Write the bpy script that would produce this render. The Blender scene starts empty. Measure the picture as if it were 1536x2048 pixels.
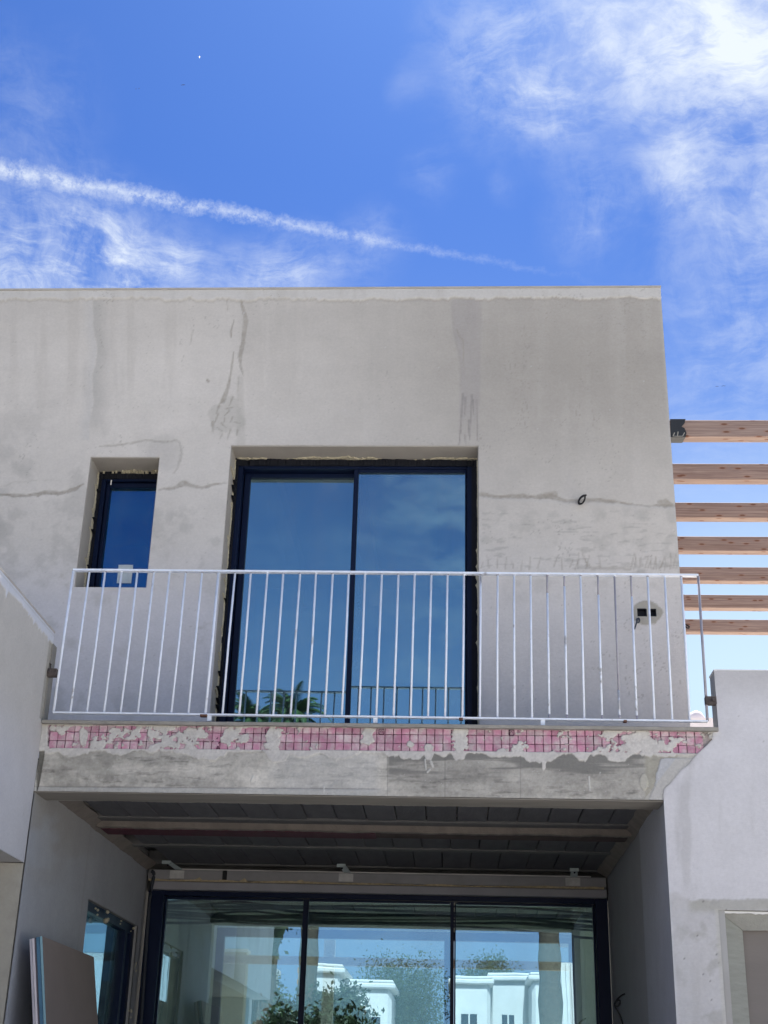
import bpy, bmesh, math, random
import numpy as np
from math import radians, sin, cos, pi
from mathutils import Vector, Matrix
random.seed(7); rng = np.random.default_rng(7)
scene = bpy.context.scene
COL = scene.collection

# ------------------------------------------------------------------ camera
YAW, PIT, ROL, FPX = -5.79384444e-02, 4.13324632e-01, 2.75265041e-02, 2680.64641
CAMZ = 1.6
_f = np.array([sin(YAW)*cos(PIT), cos(YAW)*cos(PIT), sin(PIT)])
_r = np.cross(_f, [0, 0, 1]); _r /= np.linalg.norm(_r); _u = np.cross(_r, _f)
_r, _u = _r*cos(ROL)+_u*sin(ROL), -_r*sin(ROL)+_u*cos(ROL)
cam = bpy.data.cameras.new("camera"); camo = bpy.data.objects.new("camera", cam); COL.objects.link(camo)
M = Matrix.Identity(4)
for i in range(3):
    M[i][0] = _r[i]; M[i][1] = _u[i]; M[i][2] = -_f[i]
M[0][3], M[1][3], M[2][3] = 0, 0, CAMZ
camo.matrix_world = M
cam.sensor_fit = 'VERTICAL'; cam.sensor_height = 24.0; cam.sensor_width = 18.0
cam.lens = FPX/2048*24.0; cam.clip_start = .05; cam.clip_end = 3000
scene.camera = camo

def ray(x, y):
    return _f*FPX+_r*(x-768)-_u*(y-1024)
def at(x, y, Y):            # a point of the photo on the vertical plane at distance Y
    d = ray(x, y); d = d*Y/d[1]; return float(d[0]), float(d[2]+CAMZ)
def px_of(X, Y, Z):         # arrays -> photo coordinates
    Z = Z-CAMZ
    den = X*_f[0]+Y*_f[1]+Z*_f[2]
    return 768+FPX*(X*_r[0]+Y*_r[1]+Z*_r[2])/den, 1024-FPX*(X*_u[0]+Y*_u[1]+Z*_u[2])/den

# ------------------------------------------------------------------ light
SUN_EL, SUN_AZ = radians(57), radians(6)
SKY_STRENGTH, SUN_STRENGTH = .078, 4.6
vs = scene.view_settings
vs.view_transform = 'Standard'; vs.look = 'None'; vs.gamma = 1; vs.use_curve_mapping = False
vs.exposure = 1.6
scene.render.engine = 'CYCLES'
scene.cycles.max_bounces = 8; scene.cycles.glossy_bounces = 5; scene.cycles.transparent_max_bounces = 12
scene.cycles.diffuse_bounces = 4; scene.cycles.caustics_reflective = False; scene.cycles.caustics_refractive = False
sun = bpy.data.lights.new("sun", 'SUN'); sun.energy = SUN_STRENGTH; sun.angle = radians(.53); sun.color = (1, .96, .9)
suno = bpy.data.objects.new("sun", sun); COL.objects.link(suno)
sd = Vector((sin(SUN_AZ)*cos(SUN_EL), cos(SUN_AZ)*cos(SUN_EL), sin(SUN_EL)))
suno.rotation_euler = sd.to_track_quat('Z', 'Y').to_euler(); suno.location = (6, 14, 30)

# ------------------------------------------------------------------ node helper
class NT:
    def __init__(s, tree):
        s.t = tree; s.n = tree.nodes; s.l = tree.links; s.n.clear()
    def node(s, typ, **kw):
        n = s.n.new(typ)
        for k, v in kw.items(): setattr(n, k, v)
        return n
    def put(s, sock, v):
        if isinstance(v, bpy.types.NodeSocket): s.l.new(v, sock)
        elif v is not None: sock.default_value = v
    def math(s, op, a, b=None, c=None, clamp=False):
        n = s.node('ShaderNodeMath', operation=op); n.use_clamp = clamp
        for i, v in enumerate((a, b, c)):
            if v is not None: s.put(n.inputs[i], v)
        return n.outputs[0]
    def vmath(s, op, a, b=None):
        n = s.node('ShaderNodeVectorMath', operation=op)
        s.put(n.inputs[0], a)
        if b is not None: s.put(n.inputs['Scale'] if op == 'SCALE' else n.inputs[1], b)
        return n.outputs['Value'] if op in ('DOT_PRODUCT', 'LENGTH', 'DISTANCE') else n.outputs[0]
    def noise(s, vec, scale, detail=4, rough=.55, dist=0, color=False):
        n = s.node('ShaderNodeTexNoise'); s.put(n.inputs['Vector'], vec)
        n.inputs['Scale'].default_value = scale; n.inputs['Detail'].default_value = detail
        n.inputs['Roughness'].default_value = rough; n.inputs['Distortion'].default_value = dist
        return n.outputs['Color' if color else 'Fac']
    def ramp(s, x, a, b, c=0., d=1., smooth=True):
        n = s.node('ShaderNodeMapRange'); n.interpolation_type = 'SMOOTHSTEP' if smooth else 'LINEAR'
        s.put(n.inputs[0], x); n.inputs[1].default_value = a; n.inputs[2].default_value = b
        n.inputs[3].default_value = c; n.inputs[4].default_value = d
        return n.outputs[0]
    def mix(s, f, a, b, blend='MIX'):
        n = s.node('ShaderNodeMix', data_type='RGBA', blend_type=blend)
        s.put(n.inputs[0], f); s.put(n.inputs[6], a); s.put(n.inputs[7], b)
        return n.outputs[2]
    def mapping(s, vec, scale=(1, 1, 1), loc=(0, 0, 0), rot=(0, 0, 0)):
        n = s.node('ShaderNodeMapping'); s.put(n.inputs[0], vec)
        n.inputs['Scale'].default_value = scale; n.inputs['Location'].default_value = loc; n.inputs['Rotation'].default_value = rot
        return n.outputs[0]
def rgb(*c): return (c[0], c[1], c[2], 1) if len(c) >= 3 else (c[0], c[0], c[0], 1)

# ------------------------------------------------------------------ sky
world = bpy.data.worlds.new("World"); scene.world = world; world.use_nodes = True
w = NT(world.node_tree)
sky = w.node('ShaderNodeTexSky', sky_type='NISHITA'); sky.sun_disc = False
sky.sun_elevation = SUN_EL; sky.sun_rotation = SUN_AZ; sky.altitude = 300; sky.air_density = 1.0; sky.dust_density = .5; sky.ozone_density = 2.2
D = w.vmath('NORMALIZE', w.node('ShaderNodeTexCoord').outputs['Generated'])
sep = w.node('ShaderNodeSeparateXYZ'); w.put(sep.inputs[0], D)
skyc = w.mix(1.0, sky.outputs[0], rgb(.165, .30, .575), 'MULTIPLY')
# distorted direction for the clouds
warp = w.vmath('SCALE', w.vmath('SUBTRACT', w.noise(D, 3.2, 5, .6, color=True), (.5, .5, .5)), .10)
Dw = w.vmath('ADD', D, warp)
fil = w.noise(w.mapping(Dw, (7, 7, 20), rot=(0, .5, .2)), 1.9, 9, .70, .25)
fil2 = w.noise(w.mapping(Dw, (26, 14, 9), rot=(.2, -.3, 0)), 1.2, 8, .70, .3)
soft = w.noise(Dw, 4.5, 6, .6)
def skydir(x, y):
    d = ray(x, y); return tuple(d/np.linalg.norm(d))
def blob(x, y, r_px, amp, power=1.):
    c = skydir(x, y); r = r_px/FPX*.9
    d = w.vmath('DISTANCE', Dw, c)
    return w.math('MULTIPLY', w.ramp(d, r, 0, 0, 1), amp)
def total(lst):
    a = lst[0]
    for b in lst[1:]: a = w.math('ADD', a, b)
    return a
dense = total([blob(1460, 120, 400, 1.15), blob(1530, 230, 330, .6), blob(1270, 90, 280, .45)])
wisp = total([blob(1080, 130, 300, .68), blob(1130, 240, 140, .6), blob(1370, 360, 170, .6), blob(1180, 420, 150, .5), blob(1520, 520, 300, .42),
              blob(60, 530, 330, .95), blob(300, 560, 260, .75), blob(560, 560, 190, .85), blob(740, 500, 130, .35), blob(1450, 800, 420, .3), blob(20, 200, 230, .30), blob(370, 500, 70, .5), blob(160, 470, 220, .4), blob(1500, 420, 200, .4),
              blob(830, 190, 60, .14), blob(1010, 395, 60, .3), blob(860, 360, 90, .2)])
fm = w.ramp(fil, .36, .70); fm2 = w.ramp(fil2, .32, .72)
m1 = w.math('MULTIPLY', dense, w.math('ADD', w.math('MULTIPLY', w.ramp(soft, .25, .62), .72), w.math('MULTIPLY', fm, .40)))
m2 = w.math('MULTIPLY', wisp, w.math('ADD', w.math('MULTIPLY', w.math('MULTIPLY', fm, w.ramp(soft, .28, .6)), .75), w.math('MULTIPLY', fm2, .3)))
# clouds over the rest of the sky (behind the camera and to the sides)
rest = w.math('MULTIPLY', w.ramp(sep.outputs[1], .35, -.1), w.math('MULTIPLY', w.ramp(w.noise(Dw, 2.6, 6, .6), .40, .70), w.math('MULTIPLY', fm, .55)))
# contrail: a great circle through two directions of the sky
a_, b_ = Vector(skydir(0, 338)), Vector(skydir(900, 508)); nrm = a_.cross(b_).normalized()
bu = w.vmath('SCALE', w.vmath('SUBTRACT', w.noise(D, 70, 6, .75, color=True), (.5, .5, .5)), .016)
sl = w.vmath('SCALE', w.vmath('SUBTRACT', w.noise(D, 9, 2, .5, color=True), (.5, .5, .5)), .0035)
Dc = w.vmath('ADD', w.vmath('ADD', D, bu), sl)
dist = w.math('ABSOLUTE', w.vmath('DOT_PRODUCT', Dc, tuple(nrm)))
along = w.vmath('DOT_PRODUCT', D, tuple((b_-a_).normalized()))
a0 = a_.dot((b_-a_).normalized()); a1 = b_.dot((b_-a_).normalized()); L_ = a1-a0
wid = w.ramp(along, a0-.1*L_, a0+1.3*L_, .0098, .0030, False)
tr = w.math('SUBTRACT', 1.0, w.math('DIVIDE', dist, wid), clamp=True)
trail = w.math('MULTIPLY', w.math('POWER', tr, 1.0), w.ramp(along, a0+.25*L_, a0+1.45*L_, .62, 0, True))
trail = w.math('MULTIPLY', trail, w.ramp(w.noise(D, 85, 5, .75), .34, .60, .18, 1))
trail = w.math('MULTIPLY', trail, w.ramp(sep.outputs[1], .2, .5))
cl = w.math('ADD', w.math('ADD', m1, m2), w.math('ADD', rest, trail), clamp=False)
cl = w.math('MULTIPLY', cl, .92); cl = w.math('MINIMUM', cl, .93)
# pale haze low in the sky
hz = w.math('MULTIPLY', w.ramp(sep.outputs[2], .62, .10, 0, .8), w.ramp(sep.outputs[1], -.3, .8, .62, 1))
hz2 = w.math('MULTIPLY', w.ramp(sep.outputs[0], -.10, .20), w.ramp(sep.outputs[2], .54, .27, 0, .95))
hz = w.math('MAXIMUM', hz, hz2)
c1 = w.mix(hz, skyc, rgb(3.0, 3.9, 4.8))
c2 = w.mix(cl, c1, rgb(4.0, 4.3, 4.6))
bgn = w.node('ShaderNodeBackground'); w.put(bgn.inputs[0], c2); bgn.inputs[1].default_value = SKY_STRENGTH
w.l.new(bgn.outputs[0], w.node('ShaderNodeOutputWorld').inputs[0])

# ------------------------------------------------------------------ materials
MATS = {}
def mat(name, col, rough=.85, var=.12, scale=8, bump=.15, bscale=60, metal=0, spec=.3, col2=None, c2s=3, c2r=(.45, .6), stretch=(1, 1, 1), obj_rand=0, detail=6):
    if name in MATS: return MATS[name]
    m = bpy.data.materials.new(name); m.use_nodes = True; k = NT(m.node_tree)
    pos = k.node('ShaderNodeNewGeometry').outputs['Position']
    v = k.mapping(pos, stretch)
    n1 = k.noise(v, scale, detail, .6)
    base = rgb(*col)
    if col2 is not None: base = k.mix(k.ramp(k.noise(v, c2s, 6, .65), *c2r), rgb(*col), rgb(*col2))
    br = k.ramp(n1, .25, .75, 1-var, 1+var, False)
    c = k.vmath('SCALE', base if isinstance(base, bpy.types.NodeSocket) else base[:3], br)
    if obj_rand:
        oi = k.node('ShaderNodeObjectInfo').outputs['Random']
        c = k.vmath('SCALE', c, k.ramp(oi, 0, 1, 1-obj_rand, 1+obj_rand, False))
    p = k.node('ShaderNodeBsdfPrincipled'); k.put(p.inputs['Base Color'], c)
    p.inputs['Roughness'].default_value = rough; p.inputs['Metallic'].default_value = metal
    p.inputs['Specular IOR Level'].default_value = spec
    if bump:
        b = k.node('ShaderNodeBump'); b.inputs['Strength'].default_value = bump; b.inputs['Distance'].default_value = .01
        k.put(b.inputs['Height'], k.noise(v, bscale, 5, .6)); k.l.new(b.outputs[0], p.inputs['Normal'])
    k.l.new(p.outputs[0], k.node('ShaderNodeOutputMaterial').inputs[0])
    MATS[name] = m; return m
def attr_mat(name, rough=.9, fine=.10, fscale=55, bump=.25):
    m = bpy.data.materials.new(name); m.use_nodes = True; k = NT(m.node_tree)
    pos = k.node('ShaderNodeNewGeometry').outputs['Position']
    at_ = k.node('ShaderNodeAttribute'); at_.attribute_name = 'tone'
    n1 = k.noise(pos, fscale, 6, .65); n2 = k.noise(pos, 4, 5, .6); n3 = k.noise(k.mapping(pos, (30, 30, 190)), 1, 4, .6)
    br = k.math('MULTIPLY', k.ramp(n1, .25, .75, 1-fine, 1+fine, False), k.ramp(n2, .3, .7, .96, 1.04, False))
    br = k.math('MULTIPLY', br, k.ramp(n3, .3, .7, .975, 1.025, False))
    c = k.vmath('SCALE', at_.outputs['Color'], br)
    p = k.node('ShaderNodeBsdfPrincipled'); k.put(p.inputs['Base Color'], c)
    p.inputs['Roughness'].default_value = rough; p.inputs['Specular IOR Level'].default_value = .2
    b = k.node('ShaderNodeBump'); b.inputs['Strength'].default_value = bump; b.inputs['Distance'].default_value = .006
    k.put(b.inputs['Height'], k.math('ADD', k.noise(pos, 160, 4, .6), n1)); k.l.new(b.outputs[0], p.inputs['Normal'])
    k.l.new(p.outputs[0], k.node('ShaderNodeOutputMaterial').inputs[0])
    return m
def glass_mat(name, refl, tint, trans):
    m = bpy.data.materials.new(name); m.use_nodes = True; k = NT(m.node_tree)
    pos = k.node('ShaderNodeNewGeometry').outputs['Position']
    g = k.node('ShaderNodeBsdfGlossy'); g.inputs['Color'].default_value = rgb(*tint); g.inputs['Roughness'].default_value = 0.0
    b = k.node('ShaderNodeBump'); b.inputs['Strength'].default_value = .014; b.inputs['Distance'].default_value = .02
    k.put(b.inputs['Height'], k.noise(pos, 1.6, 2, .4)); k.l.new(b.outputs[0], g.inputs['Normal'])
    t = k.node('ShaderNodeBsdfTransparent'); t.inputs['Color'].default_value = rgb(*trans)
    fr = k.node('ShaderNodeFresnel'); fr.inputs['IOR'].default_value = 1.5
    fac = k.math('MINIMUM', k.math('ADD', refl, k.math('MULTIPLY', fr.outputs[0], .9)), .95)
    mx = k.node('ShaderNodeMixShader'); k.put(mx.inputs[0], fac); k.l.new(t.outputs[0], mx.inputs[1]); k.l.new(g.outputs[0], mx.inputs[2])
    # thin dust film
    df = k.node('ShaderNodeBsdfDiffuse'); df.inputs['Color'].default_value = rgb(.5, .52, .55)
    mx2 = k.node('ShaderNodeMixShader'); k.put(mx2.inputs[0], k.ramp(k.noise(k.mapping(pos, (1.5, 1.5, .5)), 2.5, 5, .65), .35, .8, .005, .07))
    k.l.new(mx.outputs[0], mx2.inputs[1]); k.l.new(df.outputs[0], mx2.inputs[2])
    k.l.new(mx2.outputs[0], k.node('ShaderNodeOutputMaterial').inputs[0])
    return m
M_ATTR = attr_mat('plaster_tone', fine=.06)
M_ATTR_ROUGH = attr_mat('concrete_tone', fine=.10, fscale=70, bump=.35)
M_PLASTER = mat('plaster', (.40, .395, .385), var=.07, scale=3, bump=.2, col2=(.36, .35, .335), c2s=1.2)
M_REVEAL = mat('reveal_plaster', (.40, .375, .34), var=.08, scale=6, bump=.2)
M_PORCH = mat('porch_plaster', (.30, .295, .29), var=.10, scale=1.6, bump=.2, col2=(.25, .245, .235), c2s=.9)
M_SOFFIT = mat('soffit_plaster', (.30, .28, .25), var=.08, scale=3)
M_WHITE = mat('white_render', (.78, .77, .75), var=.05, scale=2, bump=.1)
M_VILLA = mat('villa_render', (.60, .60, .58), var=.06, scale=2, bump=.1)
M_TAN = mat('tan_render', (.46, .42, .34), var=.08, scale=2)
M_NAVY = mat('dark_blue_aluminium', (.003, .008, .030), rough=.45, var=.15, scale=5, bump=0, spec=.18)
M_BLACK = mat('black_membrane', (.004, .005, .010), rough=.75, var=.3, scale=20, bump=.6, bscale=40)
M_FOAM = mat('yellow_foam', (.50, .46, .34), rough=.9, var=.25, scale=50, bump=.8, bscale=70)
M_STEEL = mat('white_primed_steel', (.76, .81, .90), rough=.38, var=.10, scale=18, bump=.05, spec=.5, col2=(.42, .42, .44), c2s=2.3, c2r=(.60, .66))
M_STEELG = mat('bare_grey_steel', (.33, .32, .36), rough=.5, var=.15, scale=18, bump=.05, spec=.5)
M_RUST = mat('rusty_bracket', (.09, .075, .07), rough=.8, var=.4, scale=30, bump=.5)
M_LIP = mat('slab_lip', (.30, .285, .255), var=.2, scale=10, bump=.4)
M_PINK = mat('pink_insulation', (.50, .235, .325), rough=.9, var=.12, scale=30, bump=.3, bscale=90, col2=(.56, .46, .47), c2s=11, c2r=(.38, .66), obj_rand=.16)
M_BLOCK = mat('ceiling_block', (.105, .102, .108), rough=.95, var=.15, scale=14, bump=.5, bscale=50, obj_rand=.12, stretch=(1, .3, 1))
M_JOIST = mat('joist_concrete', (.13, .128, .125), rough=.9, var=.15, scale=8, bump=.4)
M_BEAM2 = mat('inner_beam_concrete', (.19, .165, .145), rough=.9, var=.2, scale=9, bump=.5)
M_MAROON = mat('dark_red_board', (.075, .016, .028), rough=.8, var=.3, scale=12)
M_HEAD = mat('head_board', (.25, .245, .25), rough=.7, var=.12, scale=6, bump=.15)
M_WOODF = None
M_CABLE = mat('black_cable', (.008, .008, .010), rough=.5, var=.1)
M_CONDUIT = mat('grey_blue_conduit', (.035, .05, .065), rough=.45, var=.2, scale=30)
M_BRK = mat('galvanised_clip', (.40, .46, .46), rough=.5, var=.15, scale=20, metal=.3)
M_BOARDF = mat('brown_paper_face', (.20, .165, .145), rough=.9, var=.07, scale=3, bump=.05)
M_ASPH = mat('street_asphalt', (.16, .16, .155), rough=.95, var=.15, scale=4)
M_PAVE = mat('pale_paving', (.58, .55, .50), rough=.9, var=.1, scale=3)
M_FLOOR = mat('interior_floor', (.60, .57, .52), rough=.8, var=.1)
M_INT = mat('interior_plaster', (.66, .66, .60), rough=.9, var=.08, scale=2)
M_TRUNK = mat('palm_trunk', (.07, .055, .04), rough=.95, var=.4, scale=14, bump=.9, bscale=20)
M_FROND = mat('palm_frond', (.05, .085, .028), rough=.55, var=.3, scale=6, bump=0)
M_LEAF = mat('tree_leaf', (.026, .044, .015), rough=.6, var=.45, scale=5, bump=0, obj_rand=.2)
M_LEAFG = mat('hedge_leaf', (.022, .034, .015), rough=.6, var=.4, scale=5, bump=0)
M_STICK = mat('pale_sticker', (.55, .62, .66), rough=.6, var=.08, scale=20, bump=0)
M_DARKHOLE = mat('dark_socket_box', (.012, .014, .022), rough=.6, var=.2)
M_BRICK = mat('brown_brick', (.28, .17, .10), rough=.9, var=.2, scale=12)
GL_UP = glass_mat('coated_glass_upper', .36, (.52, .86, 1.0), (.46, .56, .62))
GL_SM = glass_mat('coated_glass_small', .26, (.10, .42, .86), (.15, .22, .28))
GL_LO = glass_mat('coated_glass_lower', .34, (.62, .84, .98), (.58, .70, .67))
def wood_mat():
    m = bpy.data.materials.new('pine_wood'); m.use_nodes = True; k = NT(m.node_tree)
    pos = k.node('ShaderNodeTexCoord').outputs['Object']
    oi = k.node('ShaderNodeObjectInfo').outputs['Random']
    off = k.node('ShaderNodeCombineXYZ'); k.put(off.inputs[0], k.math('MULTIPLY', oi, 37.)); k.put(off.inputs[1], k.math('MULTIPLY', oi, 11.))
    v = k.vmath('ADD', pos, off.outputs[0])
    g = k.noise(k.mapping(v, (1.2, 22, 22)), 2.0, 6, .6, 1.2)
    g2 = k.noise(k.mapping(v, (.6, 60, 60)), 2.0, 4, .6, .4)
    c = k.mix(k.ramp(g, .3, .7), rgb(.245, .175, .155), rgb(.37, .28, .24))
    c = k.mix(k.ramp(g2, .35, .7, 0, .6), c, rgb(.16, .09, .06))
    sp_ = k.node('ShaderNodeSeparateXYZ'); k.put(sp_.inputs[0], v); cb_ = k.node('ShaderNodeCombineXYZ')
    k.put(cb_.inputs[0], k.math('MULTIPLY', sp_.outputs[0], 4.2)); k.put(cb_.inputs[1], k.math('MULTIPLY', k.math('ADD', sp_.outputs[1], sp_.outputs[2]), 13))
    vo = k.node('ShaderNodeTexVoronoi', voronoi_dimensions='2D'); k.put(vo.inputs['Vector'], cb_.outputs[0]); vo.inputs['Scale'].default_value = 1.0
    kn = k.ramp(vo.outputs['Distance'], .13, .07)
    c = k.mix(kn, c, rgb(.07, .03, .02))
    ring = k.ramp(vo.outputs['Distance'], .22, .10, 0, .35); c = k.mix(ring, c, rgb(.30, .13, .07))
    p = k.node('ShaderNodeBsdfPrincipled'); k.put(p.inputs['Base Color'], c); p.inputs['Roughness'].default_value = .75
    b = k.node('ShaderNodeBump'); b.inputs['Strength'].default_value = .3; b.inputs['Distance'].default_value = .004; k.put(b.inputs['Height'], g2); k.l.new(b.outputs[0], p.inputs['Normal'])
    k.l.new(p.outputs[0], k.node('ShaderNodeOutputMaterial').inputs[0]); return m
M_WOOD = wood_mat()

# ------------------------------------------------------------------ object helpers
WL = {}
def link(o, parent=None, loc=(0, 0, 0)):
    COL.objects.link(o); loc = Vector(loc); WL[o] = loc.copy()
    if parent is not None:
        o.parent = parent; o.location = loc-WL[parent]
    else: o.location = loc
    return o
def tag(o, label=None, cat=None, group=None, kind=None):
    if label: o['label'] = label
    if cat: o['category'] = cat
    if group: o['group'] = group
    if kind: o['kind'] = kind
    return o
def empty(name, loc=(0, 0, 0), parent=None):
    e = bpy.data.objects.new(name, None); e.empty_display_size = .2; return link(e, parent, loc)
def mesh_obj(name, verts, faces, m, parent=None, loc=None, smooth=False):
    me = bpy.data.meshes.new(name)
    if loc is None: loc = (0, 0, 0)
    l = Vector(loc)
    me.from_pydata([tuple(Vector(v)-l) for v in verts], [], faces); me.materials.append(m)
    if smooth: me.polygons.foreach_set('use_smooth', [True]*len(me.polygons))
    me.update(); return link(bpy.data.objects.new(name, me), parent, loc)
def bm_obj(name, bm, m, parent=None, loc=(0, 0, 0), smooth=False):
    me = bpy.data.meshes.new(name); bm.to_mesh(me); bm.free(); me.materials.append(m)
    if smooth: me.polygons.foreach_set('use_smooth', [True]*len(me.polygons))
    return link(bpy.data.objects.new(name, me), parent, loc)
def add_box(bm, x0, x1, y0, y1, z0, z1, bev=0):
    vs_ = [bm.verts.new(c) for c in ((x0, y0, z0), (x1, y0, z0), (x1, y1, z0), (x0, y1, z0), (x0, y0, z1), (x1, y0, z1), (x1, y1, z1), (x0, y1, z1))]
    fs = [bm.faces.new([vs_[i] for i in f]) for f in ((0, 3, 2, 1), (4, 5, 6, 7), (0, 1, 5, 4), (1, 2, 6, 5), (2, 3, 7, 6), (3, 0, 4, 7))]
    if bev:
        es = list({e for f in fs for e in f.edges}); bmesh.ops.bevel(bm, geom=es, offset=bev, segments=1, affect='EDGES')
def box(name, x0, x1, y0, y1, z0, z1, m, parent=None, bev=0):
    c = Vector(((x0+x1)/2, (y0+y1)/2, (z0+z1)/2)); bm = bmesh.new()
    add_box(bm, x0-c.x, x1-c.x, y0-c.y, y1-c.y, z0-c.z, z1-c.z, bev)
    return bm_obj(name, bm, m, parent, c)
def tube_bm(bm, pts, rad, seg=8, cap=True):
    pts = [Vector(p) for p in pts]; rings = []
    up = Vector((0, 0, 1))
    for i, p in enumerate(pts):
        t = (pts[min(i+1, len(pts)-1)]-pts[max(i-1, 0)]).normalized()
        a = t.cross(up)
        if a.length < .05: a = t.cross(Vector((1, 0, 0)))
        a.normalize(); b = t.cross(a)
        r = rad[i] if isinstance(rad, (list, tuple)) else rad
        rings.append([bm.verts.new(p+a*cos(2*pi*j/seg)*r+b*sin(2*pi*j/seg)*r) for j in range(seg)])
    for q, s in zip(rings, rings[1:]):
        for j in range(seg): bm.faces.new((q[j], q[(j+1) % seg], s[(j+1) % seg], s[j]))
    if cap: bm.faces.new(rings[0][::-1]); bm.faces.new(rings[-1])
def tube(name, pts, rad, m, parent=None, seg=8):
    c = Vector(pts[0]); bm = bmesh.new(); tube_bm(bm, [Vector(p)-c for p in pts], rad, seg)
    return bm_obj(name, bm, m, parent, c, smooth=True)
def quadz(name, quad, thick, axis, m, parent=None):
    """prism from polygon points, pushed along axis by thick"""
    a = [Vector(p) for p in quad]; b = [p+Vector(axis)*thick for p in a]; n = len(a)
    faces = [tuple(range(n))[::-1], tuple(range(n, 2*n))]+[(i, (i+1) % n, n+(i+1) % n, n+i) for i in range(n)]
    return mesh_obj(name, a+b, faces, m, parent, a[0])

# ------------------------------------------------------------------ noise and stain helpers on arrays
def vnoise(x, y, seed=0):
    r = np.random.default_rng(seed); T = r.random((256, 256))
    xi = np.floor(x).astype(int); yi = np.floor(y).astype(int); fx = x-xi; fy = y-yi
    fx = fx*fx*(3-2*fx); fy = fy*fy*(3-2*fy)
    g = lambda a, b: T[a & 255, b & 255]
    return (g(xi, yi)*(1-fx)+g(xi+1, yi)*fx)*(1-fy)+(g(xi, yi+1)*(1-fx)+g(xi+1, yi+1)*fx)*fy
def fbm(x, y, s, o=5, seed=0, g=.55):
    t = 0; a = 1; n = 0
    for i in range(o):
        t = t+a*vnoise(x*s+17.3*i, y*s+5.1*i, seed+i); n += a; a *= g; s *= 2.03
    return t/n
def sst(x, a, b):
    t = np.clip((x-a)/(b-a), 0, 1); return t*t*(3-2*t)
def pdist(px, py, pts, widths=None):
    """distance to a polyline minus the local half width"""
    best = np.full(px.shape, 1e9)
    for i in range(len(pts)-1):
        (x0, y0), (x1, y1) = pts[i], pts[i+1]; dx, dy = x1-x0, y1-y0
        t = np.clip(((px-x0)*dx+(py-y0)*dy)/(dx*dx+dy*dy+1e-9), 0, 1)
        d = np.hypot(px-x0-t*dx, py-y0-t*dy)
        if widths is not None: d = d-(widths[i]*(1-t)+widths[i+1]*t)*.5
        best = np.minimum(best, d)
    return best
def blend(c, col, a): return c*(1-a[..., None])+np.array(col)*a[..., None]

def grid_surface(name, us, vs_, to3, paint, m, parent, hole=None, loc=(0, 0, 0), flip=False):
    """dense height-field sheet: paint(U,V) -> colour (n,m,3), depth offset (n,m); to3(U,V,off) -> X,Y,Z"""
    U, V = np.meshgrid(us, vs_, indexing='ij'); col, off = paint(U, V); X, Y, Z = to3(U, V, off)
    nu, nv = U.shape; co = np.stack([X-loc[0], Y-loc[1], Z-loc[2]], -1).reshape(-1, 3).astype(np.float32)
    i = np.arange(nu*nv).reshape(nu, nv); q = np.stack([i[:-1, :-1], i[1:, :-1], i[1:, 1:], i[:-1, 1:]], -1)
    if flip: q = q[..., ::-1]
    if hole is not None:
        uc = (us[:-1]+us[1:])/2; vc = (vs_[:-1]+vs_[1:])/2; UC, VC = np.meshgrid(uc, vc, indexing='ij'); q = q[~hole(UC, VC)]
    q = q.reshape(-1, 4).astype(np.int32)
    used = np.zeros(len(co), bool); used[q.ravel()] = True
    remap = np.cumsum(used)-1; q = remap[q].astype(np.int32); co = co[used]; cf = col.reshape(-1, 3)[used]
    me = bpy.data.meshes.new(name); me.vertices.add(len(co)); me.vertices.foreach_set('co', co.ravel())
    me.loops.add(len(q)*4); me.polygons.add(len(q)); me.loops.foreach_set('vertex_index', q.ravel())
    me.polygons.foreach_set('loop_start', np.arange(0, len(q)*4, 4, dtype=np.int32))
    me.polygons.foreach_set('use_smooth', np.ones(len(q), bool))
    me.update(calc_edges=True)
    ca = me.color_attributes.new('tone', 'FLOAT_COLOR', 'POINT')
    ca.data.foreach_set('color', np.concatenate([np.clip(cf, .005, .95), np.ones((len(cf), 1))], 1).astype(np.float32).ravel())
    me.materials.append(m)
    return link(bpy.data.objects.new(name, me), parent, loc)
def steps(a, b, s, snaps=()):
    e = sorted({a, b, *[v for v in snaps if a < v < b]}); out = []
    for p, q in zip(e, e[1:]):
        n = max(1, int(round((q-p)/s))); out += list(np.linspace(p, q, n+1)[:-1])
    return np.array(out+[b])

# ================================================================== KEY PLANES
P1, P2, P3 = 8.0, 9.05, 11.3
XL, XR = -2.54, 1.236
BEAM_B, SLAB_T = 1.66+CAMZ, 2.092+CAMZ
ROOF = .6533*P2+CAMZ
XE = .1777*P2                      # right end of the upper storey
CEIL = 1.76+CAMZ
# openings in the upper facade
BD = (-.1881*P2, .0192*P2, SLAB_T-.02, .4998*P2+CAMZ)
SW = (-.3061*P2, -.2474*P2, .372*P2+CAMZ, .4888*P2+CAMZ)
SOCK = [at(1274, 1217, P2)+at(1294, 1233, P2), at(1299, 1217.5, P2)+at(1313, 1233, P2)]

house = empty('house', (-1, P2, 0))
tag(house, 'unfinished two storey grey plastered house with balcony over a deep porch', 'house')

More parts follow.
